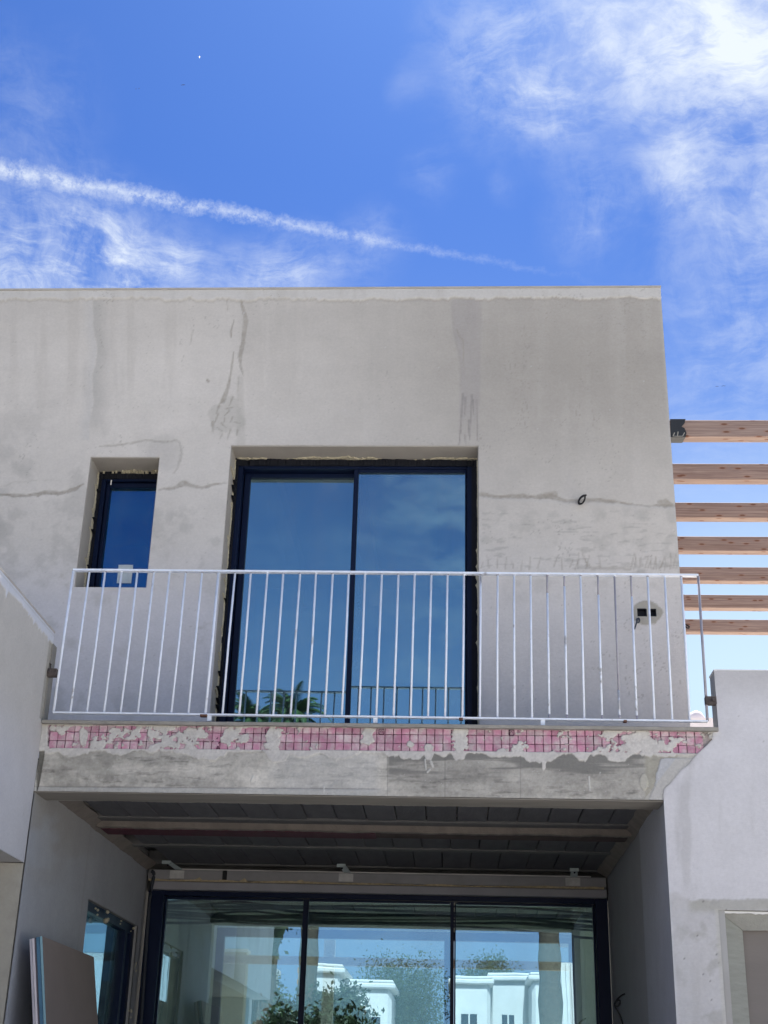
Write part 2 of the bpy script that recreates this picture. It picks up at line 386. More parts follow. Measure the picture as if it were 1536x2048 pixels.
# ------------------------------------------------------------------ upper facade
BASE = (.565, .535, .495)
def paint_facade(U, V):
    px, py = px_of(U, np.full_like(U, P2), V)
    n1 = fbm(U+20, V, 1.3, 5, 3); n2 = fbm(U+20, V, 9, 5, 11); n3 = fbm(U+20, V, 45, 4, 23)
    c = np.ones(U.shape+(3,))*np.array(BASE)*(1+.10*(n1-.5)+.05*(n2-.5))[..., None]
    wx = px+(fbm(px, py, .03, 4, 5)-.5)*14; wy = py+(fbm(px, py, .03, 4, 8)-.5)*14
    off = (n1-.5)*.006+(n2-.5)*.0016
    # browner, darker tone to the upper right: plaster colour plus painted light falloff
    c = blend(c, (.335, .313, .28), .95*sst(px, 380, 1100)*sst(py, 1180, 700))
    c = blend(c, (.42, .395, .36), .55*sst(py, 740, 610)*(.5+.5*n1))
    c = blend(c, (.53, .52, .545), .85*sst(py, 1060, 1250)*(1-.45*sst(px, 940, 1000)))  # cool skylight painted into the lower wall colour
    # brushed horizontal swathes
    br = fbm(px*.12, py, .09, 4, 31); c *= (1+.035*(br-.5))[..., None]
    # mottled lower zones
    mz = sst(py, 1000, 1030)*sst(py, 1260, 1120)
    ms = sst(fbm(px, py, .035, 5, 41), .5, .72); c = blend(c, (.335, .325, .30), .34*mz*ms)
    c = blend(c, (.33, .32, .30), .4*sst(py, 700, 990)*sst(px, 480, 60)*sst(fbm(px, py, .02, 5, 43), .52, .7))
    # coping coat with a ragged lower edge
    edge = 599+(fbm(px, py*0+3, .05, 5, 51)-.5)*14+(fbm(px, py*0+9, .25, 3, 52)-.5)*6 - 2*(px > 900)
    cp = sst(py-edge, 1.2, -1.2); c = blend(c, (.53, .515, .49), .85*cp); off -= .007*cp
    ln = np.exp(-((py-edge-2)/2.5)**2); c = blend(c, (.27, .25, .22), .35*ln)
    # vertical joint left
    sx = 190+(fbm(py, px*0, .02, 3, 61)-.5)*14-8*sst(py, 700, 800); dd = px-sx
    c = blend(c, (.34, .33, .31), .55*sst(dd, -1, 3)*sst(dd, 45, 3)*sst(py, 890, 800)*(py > 600))
    c = blend(c, (.44, .44, .44), .35*sst(dd, -26, -2)*(dd < 0)*(py < 880)*(py > 600))
    DK = (.29, .265, .225)
    def st(pts, wd, a=.7, colr=DK, s=1.4, deep=.002, ax=None, ay=None):
        nonlocal c, off
        d = pdist(wx if ax is None else ax, wy if ay is None else ay, pts, wd); k = sst(d, s, -s*.6)*a*1.15*(.5+1.0*n3)
        k = np.clip(k, 0, 1); c = blend(c, colr, k); off = off+deep*k
    j = .5*(wx+px), .5*(wy+py)
    st([(484, 602), (492, 640), (486, 690), (479, 715), (481, 735), (487, 752)], [5, 10, 8, 8, 5, 1], .55, ax=px+(wx-px)*.5, ay=py)
    st([(477, 752), (476, 800)], [2, 1], .3, ax=px, ay=py)
    st([(468, 640), (462, 662), (462, 675)], [1, 3, 2], .7, ax=px, ay=py)
    st([(467, 704), (462, 745), (456, 775), (446, 802)], [2, 3, 6, 10], .55, ax=px, ay=py)
    st([(454, 600), (455, 620)], [1.5, 1], .5, ax=px, ay=py)
    st([(386, 660), (380, 690)], [2, 1], .4, ax=px, ay=py)
    st([(415, 760), (417, 763)], [5, 5], .6, ax=px, ay=py)
    zone = sst(np.hypot((px-452)/38, (py-835)/46)+(fbm(px, py, .05, 4, 72)-.5)*1.2, 1.0, .75); c = blend(c, (.40, .385, .35), .45*zone)
    for q in (((446, 800), (436, 815), 5), ((464, 795), (458, 812), 4), ((440, 812), (432, 828), 4), ((458, 822), (450, 832), 3), ((436, 828), (430, 845), 4), ((426, 845), (424, 866), 6), ((450, 838), (446, 850), 3), ((466, 835), (462, 845), 2.5), ((470, 845), (482, 847), 2.5), ((444, 868), (439, 878), 3), ((462, 860), (454, 878), 3), ((476, 862), (474, 872), 4), ((434, 855), (444, 862), 3), ((452, 818), (466, 816), 3), ((442, 846), (452, 856), 3)):
        st([q[0], q[1]], [q[2], 1.5], .5, ax=wx*.4+px*.6, ay=wy*.4+py*.6)
    # broad faint runs and fine hairlines
    run = fbm(px, py*.08, .035, 5, 73); c = blend(c, (.40, .375, .34), .28*sst(run, .52, .70)*sst(py, 900, 700)); c = blend(c, (.58, .56, .53), .08*sst(fbm(px, py*.07, .03, 5, 74), .55, .72))
    hl = np.abs(fbm(px, py*.5, .012, 5, 75)-.5); c = blend(c, (.27, .255, .23), .5*sst(hl, .0022, .0008)*sst(fbm(px, py, .006, 3, 76), .50, .6))
    st([(480, 760), (482, 890)], [12, 16], .25, (.35, .335, .30), 4, ax=px, ay=py)
    # right drip band
    cx_ = 934+3*np.sin(py*.02)+6*sst(py, 660, 760); hw = 29-9*sst(py, 640, 740)
    bnd = sst(np.abs(px-cx_)-hw, 3, -4)*(py > 600)*sst(py, 895, 800)
    c = blend(c, (.325, .305, .295), .5*bnd*(.6+.8*fbm(px*3, py*.3, .08, 4, 81)))
    le = np.exp(-((px-(cx_-hw))/2.5)**2)*(py > 604)*sst(py, 800, 760); c = blend(c, (.30, .285, .27), .4*le)
    for a_, b_, wd in (((926, 788), (918, 892), 4.5), ((931, 795), (930, 830), 4), ((944, 790), (939, 880), 4), ((946, 800), (948, 830), 3), ((930, 870), (931, 892), 3), ((953, 800), (955, 880), 2), ((938, 840), (936, 872), 4), ((922, 860), (917, 890), 2)):
        st([a_, b_], [wd, 1], .55, (.25, .235, .225), 1.2, ax=px, ay=py)
    st([(914, 660), (918, 672), (926, 680), (928, 735)], [3, 4, 3, 1], .4, ax=px, ay=py)
    # patch above the small window
    st([(200, 893), (240, 888), (290, 879), (325, 884), (352, 880), (360, 886)], [3, 4, 3, 6, 4, 2], .38, ax=px, ay=wy)
    st([(362, 888), (366, 910), (356, 930), (346, 946)], [3, 3, 5, 3], .35, ax=wx, ay=wy)
    pz = sst(np.hypot((px-330)/40, (py-905)/42), 1, .8); c = blend(c, (.37, .36, .34), .25*pz)
    # construction joint
    st([(-40, 992), (0, 990), (60, 989), (115, 985), (150, 978), (168, 968)], [5, 6, 5, 6, 6, 2], .62, ax=px, ay=wy)
    st([(0, 972), (60, 962), (120, 962)], [3, 2, 2], .18, ax=wx, ay=wy)
    st([(318, 980), (350, 976), (368, 968), (385, 972), (420, 971), (452, 968)], [3, 5, 12, 6, 6, 2], .5, ax=px, ay=wy)
    st([(958, 990), (1000, 992), (1030, 990), (1070, 993), (1100, 991), (1128, 1000), (1160, 1001), (1200, 998), (1240, 1002), (1270, 1008), (1300, 1012), (1350, 1013)], [7, 7, 7, 7, 12, 6, 7, 7, 5, 3, 2, 5], .60, ax=px, ay=wy)
    st([(1094, 988), (1110, 988)], [14, 10], .45, ax=px, ay=wy); st([(1318, 1006), (1332, 1008), (1346, 1013)], [8, 14, 4], .5, ax=px, ay=wy)
    ln = np.exp(-((py-(996+.05*(px-960)))/3)**2)*(px > 958); c = blend(c, (.46, .455, .45), .25*ln)
    # scratches and finger strokes above the rail
    rz = (px > 965)*sst(py, 1015, 1030)*(py < 1150); sc = sst(fbm(px*.35, py*2.2, .10, 4, 91), .60, .72); c = blend(c, (.29, .28, .26), .38*rz*sc)
    r_ = np.random.default_rng(4)
    for x0, x1, n in ((1108, 1172, 5), (1262, 1352, 17), (1150, 1200, 3), (962, 1075, 8)):
        for xx in np.linspace(x0, x1, n):
            y0 = 1140-r_.uniform(0, 8); h = r_.uniform(10, 32); sl = r_.uniform(-5, 8)
            st([(xx, y0), (xx+sl, y0-h)], [3, 1.5], .38, s=1.2, ax=px, ay=py)
    st([(1165, 1098), (1172, 1125), (1182, 1138), (1260, 1136)], [2, 4, 5, 5], .35, ax=wx, ay=wy)
    sm = sst(np.hypot((px-405)/22, (py-1260)/42), 1, .2)*sst(fbm(px, py, .06, 4, 95), .4, .6); c = blend(c, (.28, .265, .24), .5*sm)
    sm = sst(np.hypot((px-125)/18, (py-1165)/30), 1, .2)*sst(fbm(px, py, .08, 4, 96), .4, .6); c = blend(c, (.33, .31, .26), .5*sm)
    sm = sst(np.hypot((px-345)/25, (py-1035)/20), 1, .2)*sst(fbm(px, py, .08, 4, 97), .4, .6); c = blend(c, (.32, .31, .29), .4*sm)
    sm = sst(px, 985, 955)*(px > 950)*sst(py, 1330, 1440); c = blend(c, (.30, .29, .27), .35*sm)
    # darker mortar patch round the sockets
    d = np.hypot((px-1294)/31, (py-1226)/24)+(fbm(px, py, .08, 4, 98)-.5)*.35; k = sst(d, 1.05, .95); c = blend(c, (.285, .27, .225), .8*k); off -= .002*k
    # small specks
    sp = (vnoise(px*.45, py*.45, 101) > .965)*(fbm(px, py, .01, 2, 102) > .45); c = blend(c, (.26, .25, .23), .35*sp)
    sp = (vnoise(px*.40+9, py*.40, 103) > .988); c = blend(c, (.55, .55, .55), .5*sp)
    c = blend(c, (.47, .465, .455), .35*np.exp(-((px-1320-(py-577)*.067)/3)**2))
    return c, off
holes = [BD, SW]
us = steps(-3.9, XE, .0095, [BD[0], BD[1], SW[0], SW[1]]+[s[i] for s in SOCK for i in (0, 2)])
vv = steps(SLAB_T-.03, ROOF, .0095, [BD[3], SW[2], SW[3]]+[s[i] for s in SOCK for i in (1, 3)])
def hole(U, V):
    h = np.zeros(U.shape, bool)
    for b in holes: h |= (U > b[0]) & (U < b[1]) & (V > b[2]) & (V < b[3])
    for s in SOCK: h |= (U > s[0]) & (U < s[2]) & (V > s[3]) & (V < s[1])
    return h
grid_surface('facade_wall', us, vv, lambda U, V, o: (U, P2+o, V), paint_facade, M_ATTR, house, hole, (-1, P2, 4))
def wall_around(name, x0, x1, y0, y1, z0, z1, hs, m, parent):
    """solid wall core with rectangular openings, one mesh"""
    bm = bmesh.new(); xs = sorted({x0, x1, *[h[0] for h in hs], *[h[1] for h in hs]})
    for a, b in zip(xs, xs[1:]):
        mid = (a+b)/2; cuts = sorted([(max(h[2], z0), min(h[3], z1)) for h in hs if h[0] < mid < h[1]]); z = z0
        for c0, c1 in cuts+[(z1, z1)]:
            if c0-z > .002: add_box(bm, a, b, y0, y1, z, c0)
            z = c1
    return bm_obj(name, bm, m, parent, (0, 0, 0))
wall_around('wall_core', -3.9, XE-.012, P2+.012, P2+.30, SLAB_T-.3, ROOF-.008, [(a, b, c, d) for a, b, c, d in holes]+[(s[0]-.01, s[2]+.01, s[3]-.01, s[1]+.01) for s in SOCK], M_REVEAL, house)
box('facade_wall', -9, -3.9, P2+.002, P2+.3, SLAB_T-.3, ROOF, M_PLASTER, house)
box('side_wall', XE-.3, XE-.004, P2+.302, 17.5, SLAB_T-.3, ROOF-.002, M_PLASTER, house)
box('rear_wall', -9, XE-.31, 17.2, 17.5, SLAB_T+.2, ROOF-.01, M_PLASTER, house)
box('roof_slab', -9, XE-.31, P2+.31, 17.19, ROOF-.35, ROOF-.02, M_PLASTER, house)
box('parapet_cap', -9, XE+.004, P2-.012, P2+.32, ROOF+.001, ROOF+.018, mat('cap_mortar', (.40, .37, .33), var=.15, scale=8), house)

# reveals of the two upper openings
def reveal(parent, b, y0, y1):
    x0, x1, z0, z1 = b
    box('head_reveal', x0, x1, y0, y1, z1-.006, z1+.006, M_REVEAL, parent)
    box('jamb_reveal', x0-.006, x0+.005, y0+.001, y1, z0, z1-.007, M_REVEAL, parent)
    box('jamb_reveal', x1-.005, x1+.006, y0+.001, y1, z0, z1-.007, M_REVEAL, parent)
def ragged_strip(name, p0, p1, inward, wmin, wmax, thick_dir, thick, m, parent, n=60, seed=0, spikes=0, freq=9):
    """strip from p0 to p1 whose free edge is uneven; thick_dir gives it body"""
    p0, p1, inward, td = Vector(p0), Vector(p1), Vector(inward), Vector(thick_dir); r = np.random.default_rng(seed)
    t = np.linspace(0, 1, n+1); L = (p1-p0).length
    wn = wmin+(wmax-wmin)*fbm(t*L, t*0, freq, 4, seed); wn = wn+(wmax-wmin)*.25*(r.random(n+1)-.5)
    if spikes:
        for _ in range(spikes):
            k = r.integers(1, n); wn[k] += (wmax)*r.uniform(.5, 1.3); wn[k-1] += wmax*.35
    A = [p0+(p1-p0)*float(a) for a in t]; B = [a+inward*float(b) for a, b in zip(A, wn)]
    vs2 = A+B+[v+td*thick for v in A]+[v+td*thick for v in B]; k = n+1; fs = []
    for i in range(n):
        fs += [(i, i+1, k+i+1, k+i), (2*k+i, 3*k+i, 3*k+i+1, 2*k+i+1), (k+i, k+i+1, 3*k+i+1, 3*k+i), (i+1, i, 2*k+i, 2*k+i+1)]
    return mesh_obj(name, vs2, fs, m, parent, p0)

GY1, GY2 = 9.38, 9.30
# ------------------------------------------------------------------ balcony sliding door
bd = empty('balcony_door', (-.8, P2+.25, SLAB_T), house)
x0, x1, z0, z1 = BD
reveal(bd, BD, P2+.006, P2+.30)
xf0, xf1 = -1.690, .174; yF = P2+.225; zf1 = at(600, 930, yF)[1]
box('door_frame', xf0, xf0+.052, yF, yF+.17, z0, zf1, M_NAVY, bd, .004)
box('door_frame', xf1-.085, xf1, yF, yF+.17, z0, zf1, M_NAVY, bd, .004)
box('door_frame', xf0+.053, xf1-.086, yF, yF+.17, zf1-.030, zf1, M_NAVY, bd, .004)
box('door_frame', xf0+.053, xf1-.086, yF, yF+.17, z0, z0+.03, M_NAVY, bd, .004)
# left leaf (behind) and right leaf (in front)
def leaf(parent, a, b, zb, zt, yg, stile_l, stile_r, gl, top=.035, name='door_leaf'):
    s = empty(name, ((a+b)/2, yg, zb), parent)
    box('stile', a, a+stile_l, yg-.02, yg+.022, zb, zt, M_NAVY, s, .003)
    box('stile', b-stile_r, b, yg-.02, yg+.022, zb, zt, M_NAVY, s, .003)
    box('rail', a+stile_l+.001, b-stile_r-.001, yg-.02, yg+.022, zt-top, zt, M_NAVY, s, .003)
    box('rail', a+stile_l+.001, b-stile_r-.001, yg-.02, yg+.022, zb, zb+.045, M_NAVY, s, .003)
    box('glass_pane', a+stile_l-.004, b-stile_r+.004, yg, yg+.006, zb+.041, zt-top+.004, gl, s)
    return s
leaf(bd, xf0+.058, -.735, z0+.032, zf1-.032, GY1, .045, .03, GL_UP, .035)
leaf(bd, -.777, xf1-.088, z0+.032, zf1-.032, GY2, .036, .012, GL_UP, .028)
# black sealing membrane and foam round the frame
ragged_strip('membrane', (x0+.005, yF+.02, z1-.012), (x1-.004, yF+.02, z1-.012), (0, -1, 0), .02, .05, (0, 0, -1), .055, M_BLACK, bd, 150, 5, 0, 14)
ragged_strip('foam_bead', (x0+.02, yF+.01, z1-.006), (x1-.006, yF+.01, z1-.006), (0, -1, 0), -.035, .085, (0, 0, -1), .010, M_FOAM, bd, 90, 15, 0, 5)
ragged_strip('membrane', (x0+.010, yF+.02, z0), (x0+.010, yF+.02, z1-.03), (0, -1, 0), .03, .065, (1, 0, 0), .02, M_BLACK, bd, 160, 6, 10, 10)
ragged_strip('foam_bead', (x0+.005, yF+.01, z0), (x0+.005, yF+.01, z1-.03), (0, -1, 0), .03, .072, (1, 0, 0), .008, M_FOAM, bd, 120, 16, 16, 8)
box('membrane', x1-.05, x1-.006, yF-.01, yF+.16, z0, z1-.07, M_BLACK, bd)
ragged_strip('foam_bead', (x1-.005, P2+.09, z0), (x1-.005, P2+.09, z1-.08), (-1, 0, 0), .003, .010, (0, 1, 0), .01, M_FOAM, bd, 130, 17, 13, 8)

# ------------------------------------------------------------------ small window
sw = empty('small_window', (-2.5, P2+.25, SW[2]), house)
x0, x1, z0, z1 = SW
reveal(sw, SW, P2+.006, P2+.30); box('sill', x0+.006, x1-.006, P2+.006, P2+.30, z0-.008, z0+.004, M_REVEAL, sw)
yw = P2+.25
def wf(a, b, c, d, y_a=yw, y_b=yw+.10, n='window_frame'): box(n, a, b, y_a, y_b, c, d, M_NAVY, sw, .003)
wx0 = SW[0]+.012; wz1 = at(250, 955, P2+.25)[1]
wf(wx0, wx0+.055, z0+.005, wz1); wf(x1-.045, x1-.006, z0+.005, wz1)
wf(wx0+.056, x1-.046, wz1-.03, wz1); wf(wx0+.056, x1-.046, z0+.005, z0+.03)
wf(wx0+.058, x1-.048, wz1-.072, wz1-.035, yw+.03, yw+.09, 'sash_rail'); wf(wx0+.058, wx0+.085, z0+.032, wz1-.074, yw+.03, yw+.09, 'sash_stile')
box('glass_pane', wx0+.08, x1-.046, yw+.06, yw+.066, z0+.03, wz1-.068, GL_SM, sw)
a = at(237, 1129, 9.35); b = at(262, 1166, 9.35); box('sticker', a[0], b[0], yw+.056, yw+.058, b[1], a[1], M_STICK, sw)
a = at(222, 970, yw); box('tape', a[0]-.004, a[0]+.004, yw-.006, yw-.002, a[1]-.0, a[1]+.04, M_WHITE, sw)
ragged_strip('membrane', (x0+.008, yw+.02, z1-.010), (x1-.006, yw+.02, z1-.010), (0, -1, 0), .015, .04, (0, 0, -1), .06, M_BLACK, sw, 60, 25, 0, 12)
ragged_strip('foam_bead', (x0+.02, yw+.01, z1-.006), (x1-.006, yw+.01, z1-.006), (0, -1, 0), -.06, .10, (0, 0, -1), .02, M_FOAM, sw, 50, 35, 0, 5)
ragged_strip('membrane', (x0+.010, yw+.02, z0), (x0+.010, yw+.02, z1-.03), (0, -1, 0), .02, .05, (1, 0, 0), .025, M_BLACK, sw, 80, 26, 4, 12)
ragged_strip('foam_bead', (x0+.005, yw+.01, z0), (x0+.005, yw+.01, z1-.03), (0, -1, 0), .03, .062, (1, 0, 0), .008, M_FOAM, sw, 60, 36, 6, 10)

# rooms behind the upper openings
def room(name, x0, x1, y0, y1, z0, z1, m, parent, opening=None):
    r = empty(name, ((x0+x1)/2, (y0+y1)/2, z0), parent)
    box('room_floor', x0, x1, y0, y1, z0-.1, z0, M_FLOOR, r); box('room_ceiling', x0, x1, y0, y1, z1, z1+.1, m, r)
    box('room_wall', x0-.1, x0, y0, y1, z0, z1, m, r); box('room_wall', x1, x1+.1, y0, y1, z0, z1, m, r)
    if opening is None: box('room_wall', x0, x1, y1, y1+.1, z0, z1, m, r)
    return r
bedroom = room('bedroom', -2.0, 1.25, P2+.31, 12.6, SLAB_T-.01, SLAB_T+2.6, M_WHITE, house)
for bx_ in (-1.55, -.85, -.15, .55): box('ceiling_beam', bx_, bx_+.12, P2+.32, 12.59, SLAB_T+2.42, SLAB_T+2.598, M_INT, bedroom)
room('bathroom', -3.4, -2.15, P2+.31, 11.5, SLAB_T-.01, SLAB_T+2.6, M_PORCH, house)

# ------------------------------------------------------------------ socket boxes and cables on the facade
for i, s in enumerate(SOCK):
    sb = empty('socket_box', (s[0], P2+.03, s[3]), house)
    box('box_back', s[0]-.004, s[2]+.004, P2+.045, P2+.05, s[3]-.004, s[1]+.004, M_DARKHOLE, sb)
    box('box_rim', s[0]-.004, s[0]+.004, P2+.002, P2+.044, s[3], s[1], M_DARKHOLE, sb); box('box_rim', s[2]-.004, s[2]+.004, P2+.002, P2+.044, s[3], s[1], M_DARKHOLE, sb)
    box('box_rim', s[0]+.005, s[2]-.005, P2+.002, P2+.044, s[1]-.004, s[1]+.004, M_DARKHOLE, sb); box('box_rim', s[0]+.005, s[2]-.005, P2+.002, P2+.044, s[3]-.004, s[3]+.004, M_DARKHOLE, sb)
def arc_cable(name, pts_px, Y, rad, m, label, cat='cable', dy=None, seg=8):
    pts = []
    for i, (x, y) in enumerate(pts_px):
        yy = Y+(dy[i] if dy else 0); a = at(x, y, yy); pts.append((a[0], yy, a[1]))
    # smooth by subdivision (Chaikin)
    for _ in range(2):
        q = [pts[0]]
        for a, b in zip(pts, pts[1:]):
            a, b = Vector(a), Vector(b); q += [tuple(a*.75+b*.25), tuple(a*.25+b*.75)]
        pts = q+[pts[-1]]
    o = tube(name, pts, rad, m, None, seg); tag(o, label, cat); return o
arc_cable('cable', [(1162, 1009), (1156, 1004), (1160, 996), (1166, 991), (1170, 990), (1170, 998), (1166, 1006), (1159, 1009), (1156, 1005), (1160, 997), (1168, 991), (1173, 990)], P2-.03, .0065, M_CABLE, 'small coiled black cable loop poking from the blank plaster right of the balcony door', dy=[.04, 0, -.01, -.02, -.02, -.01, 0, .0, -.02, -.03, -.03, -.03])
arc_cable('cable', [(1275, 1234), (1279, 1238), (1279, 1244), (1274, 1246), (1273, 1239), (1276, 1236), (1273, 1246), (1269, 1258)], P2-.02, .0055, mat('grey_cable', (.045, .055, .075), rough=.6, var=.1), 'short grey cable tail hanging below the left socket hole', dy=[.05, 0, -.01, -.01, -.01, -.02, -.02, -.02])
arc_cable('cable', [(1366, 1246), (1372, 1249), (1380, 1254), (1376, 1257), (1369, 1253), (1367, 1249), (1374, 1256)], P2+.12, .006, M_CABLE, 'black cable end sticking out past the right edge of the upper wall', dy=[0]*7)

# ------------------------------------------------------------------ balcony slab, beam face, insulation squares
slab = empty('balcony_slab', (-.5, P1, BEAM_B), house)
LIPX0, LIPX1 = at(88, 1443, P1)[0]-.004, 1.583
bmx = bmesh.new(); n = 90
zl = [at(88+(1430-88)*i/n, 1441.5+15*i/n, P1)[1] for i in range(n+1)]; xs_ = np.linspace(LIPX0, LIPX1, n+1); r_ = np.random.default_rng(3)
rows = []
for i in range(n+1):
    y = P1-.035+.004*r_.random(); t = zl[i]; b = t-.020-.006*fbm(np.array([xs_[i]]), np.array([0.]), 6, 3, 9)[0]
    rows.append([bmx.verts.new(c) for c in ((xs_[i], y, b), (xs_[i], y-.003, t-.004), (xs_[i], y+.006, t), (xs_[i], P2+.2, t), (xs_[i], P2+.2, b-.05), (xs_[i], P1+.04, b))])
for a, b in zip(rows, rows[1:]):
    for j in range(6): bmx.faces.new((a[j], b[j], b[(j+1) % 6], a[(j+1) % 6]))
bmx.faces.new(rows[0]); bmx.faces.new(rows[-1][::-1])
bm_obj('floor_lip', bmx, M_LIP, slab)

PINK_T = at(700, 1447, P1)[1]
def rowz(px, k):       # z of the k-th horizontal joint at photo column px
    y = 1446+k*17.3+(px-88)*.0088*.9; return y
SQ = .0504
def paint_beam(U, V):
    px, py = px_of(U, np.full_like(U, P1), V); pb = py-(px-88)*.0085     # straightened rows
    n1 = fbm(U+20, V, 2, 5, 203); n2 = fbm(U+20, V, 12, 5, 211); n3 = fbm(U+20, V, 60, 4, 223)
    band = fbm(px*.15, pb, .05, 5, 231)                                  # board marked concrete
    c = np.ones(U.shape+(3,))*np.array((.50, .475, .425)); blot = fbm(px*.5, pb, .035, 6, 233, .62); scr = sst(fbm(px*.25, pb*1.6, .12, 4, 234), .60, .75)
    c *= (1+.35*(n2-.5)+.55*(band-.5)+.4*(n3-.5)+.85*(blot-.5)-.28*scr)[..., None]
    c = blend(c, (.46, .46, .45), .5*sst(px, 520, 580)*sst(px, 770, 740)*(.4+n1))
    dark = sst(px, 772, 780)*sst(px, 1300, 1285); strp = sst(fbm(px*.08, pb, .055, 4, 241), .44, .56)
    c = blend(c, (.195, .19, .175), dark*(.45+.5*strp)*sst(pb, 1565, 1530)+dark*.25*sst(pb, 1530, 1565))
    c = blend(c, (.26, .25, .22), .5*sst(px, 300, 240)*sst(fbm(px, pb, .02, 4, 244), .45, .6))
    c = blend(c, (.31, .295, .24), .75*sst(px, 1286, 1294)*sst(px, 1400, 1330))
    off = (n2-.5)*.006+(n3-.5)*.003
    # lighter arris at the foot of the beam
    k = sst(pb, 1573, 1576)*sst(px, 780, 740); c = blend(c, (.46, .455, .43), .65*k); off -= .004*k
    ln = np.exp(-((pb-1573)/1.2)**2)*sst(px, 780, 740); c = blend(c, (.20, .19, .17), .5*ln)
    for xx, yy0 in ((890, 1500), (775, 1505), (1041, 1500)): c = blend(c, (.17, .165, .155), .5*np.exp(-((px-xx)/1.1)**2)*(pb > yy0))
    # white mortar hanging below the squares
    edge = 1499.5+14*np.clip(fbm(px, px*0, .016, 5, 251)-.46, 0, 1)*3.0+(fbm(px, pb, .12, 3, 252)-.5)*7
    for cx_, w_, h_ in ((238, 26, 12), (415, 40, 20), (300, 14, 6), (555, 22, 26), (665, 24, 8), (700, 14, 8), (785, 18, 10), (822, 26, 18), (858, 9, 20), (918, 13, 18), (1010, 40, 10), (1080, 38, 22), (1088, 5, 40), (1165, 14, 18), (1235, 24, 20)):
        edge = np.maximum(edge, 1499+h_*.85*np.exp(-((px-cx_)/w_)**4)+(fbm(px, pb, .10, 3, 253)-.5)*9)
    mort = sst(pb-edge, 1.5, -1.5)*(pb > 1496)
    # smears over the squares
    s1 = fbm(px*.8+pb*.6, pb*1.1-px*.25, .040, 6, 261, .62); s2 = fbm(px, pb, .09, 4, 262)
    thr = .605-.018*sst(px, 560, 480)*sst(px, 200, 300)+.07*sst(px, 560, 600)*sst(px, 990, 900)-.03*sst(px, 1040, 1100)
    bottomrow = sst(pb, 1478, 1497)*.04*(px > 1000)
    sm = sst(s1*.72+s2*.28-thr+.03+bottomrow, -.006, .006)*(pb <= 1497)
    for cx_, cy_, rx_, ry_ in ((545, 1475, 14, 26), (735, 1466, 15, 22), (920, 1474, 16, 28), (820, 1483, 7, 6), (858, 1490, 8, 10), (165, 1470, 9, 22), (385, 1462, 15, 12), (455, 1470, 14, 16), (330, 1455, 26, 5), (1275, 1480, 40, 20)):
        sm = np.maximum(sm, sst(np.hypot((px-cx_)/rx_, (pb-cy_)/ry_)+(s2-.5)*1.6, 1.02, .9)*(pb <= 1497))
    sm = np.maximum(sm, sst(px, 99+8*(s2-.5)*2, 94)*(pb <= 1500)); sm = np.maximum(sm, sst(pb-(1451+10*(fbm(px, px*0, .03, 5, 263)-.45)+3*(s2-.5)), 1, -1))
    pinkz = (pb <= 1498.5)*(px > 90)
    mc = np.ones(U.shape+(3,))*np.array((.57, .545, .51)); mc *= (1+.3*(n3-.5)+.15*(n2-.5))[..., None]
    ed = np.abs(s1*.72+s2*.28-thr+.03); mc = blend(mc, (.44, .40, .38), .5*sst(ed, .03, .0)*(pb <= 1497))
    mc = blend(mc, (.52, .48, .40), .6*sst(pb, 1456, 1449))
    m_all = np.maximum(mort, sm)
    c = np.where(pinkz[..., None], np.array((.16, .075, .11))[None, None]*(.6+1.6*sst(s2, .3, .7))[..., None], c); c = c*(1-m_all[..., None])+mc*m_all[..., None]
    off = np.where(pinkz, .014, off); off = off*(1-m_all)+m_all*(-.003-.003*(s2-.4)+.0015*(n3-.5))
    # dark strip at the left end, and pale triangle at the right end
    d = np.maximum(np.abs(px-(82-(pb-1500)*.10))-np.interp(pb, [1502, 1510, 1560, 1582], [7, 7, 3.5, 1]), 1502-pb); k = sst(d, 1, -1); c = blend(c, (.13, .125, .105), .85*k); off += .012*k
    d = pdist(px, pb, [(1345, 1500), (1318, 1525), (1300, 1600)], [60, 44, 30])+(n2-.5)*8; k = sst(1316-(pb-1530)*.28-px+(n2-.5)*14, 1, -1)*(pb > 1508)*(px > 1290); c = blend(c, (.47, .475, .49), .9*k); off -= .004*k
    d = np.hypot((px-1288)/9, (pb-1556)/17)+(n2-.5)*.8; k = sst(d, 1.05, .9); c = blend(c, (.46, .44, .38), .8*k); off -= .004*k
    k = sst(pb, 1586-(px-1290)*1.3, 1590-(px-1290)*1.3)*(px > 1288); c = blend(c, (.48, .46, .42), .7*k)
    sp = (vnoise(px*.5, py*.5, 271) > .955)*(n1 > .45)*(pb > 1510); c = blend(c, (.14, .135, .12), .4*sp)
    sp = (vnoise(px*.35, py*.5, 273) > .975)*(pb > 1505); c = blend(c, (.6, .6, .58), .6*sp)
    for a_, b_, wd in (((506, 1553), (502, 1563), 3), ((648, 1574), (648, 1588), 3), ((1178, 1555), (1180, 1582), 3), ((862, 1525), (866, 1535), 5), ((855, 1545), (860, 1540), 4), ((850, 1520), (852, 1540), 3)):
        k = sst(pdist(px, py, [a_, b_], [wd, wd*.6]), 1, -.5); c = blend(c, (.58, .57, .54), .8*k); off -= .004*k
    return c, off
usb = steps(XL, 1.60, .0042); vb = steps(BEAM_B, SLAB_T-.004, .0042)
grid_surface('beam_face', usb, vb, lambda U, V, o: (U, P1+o, V+.004*(U-XL)/3.8), paint_beam, M_ATTR_ROUGH, slab, None, (-.5, P1, 3.5))
def slabbox():
    bm = bmesh.new()
    add_box(bm, XL, XR, P1+.02, P1+.235, BEAM_B+.0005, SLAB_T-.06)       # front beam
    add_box(bm, XL, XR+.3, P1+.24, P2+.05, CEIL+.16, SLAB_T-.06)
    return bm
bm_obj('beam_core', slabbox(), M_LIP, slab)
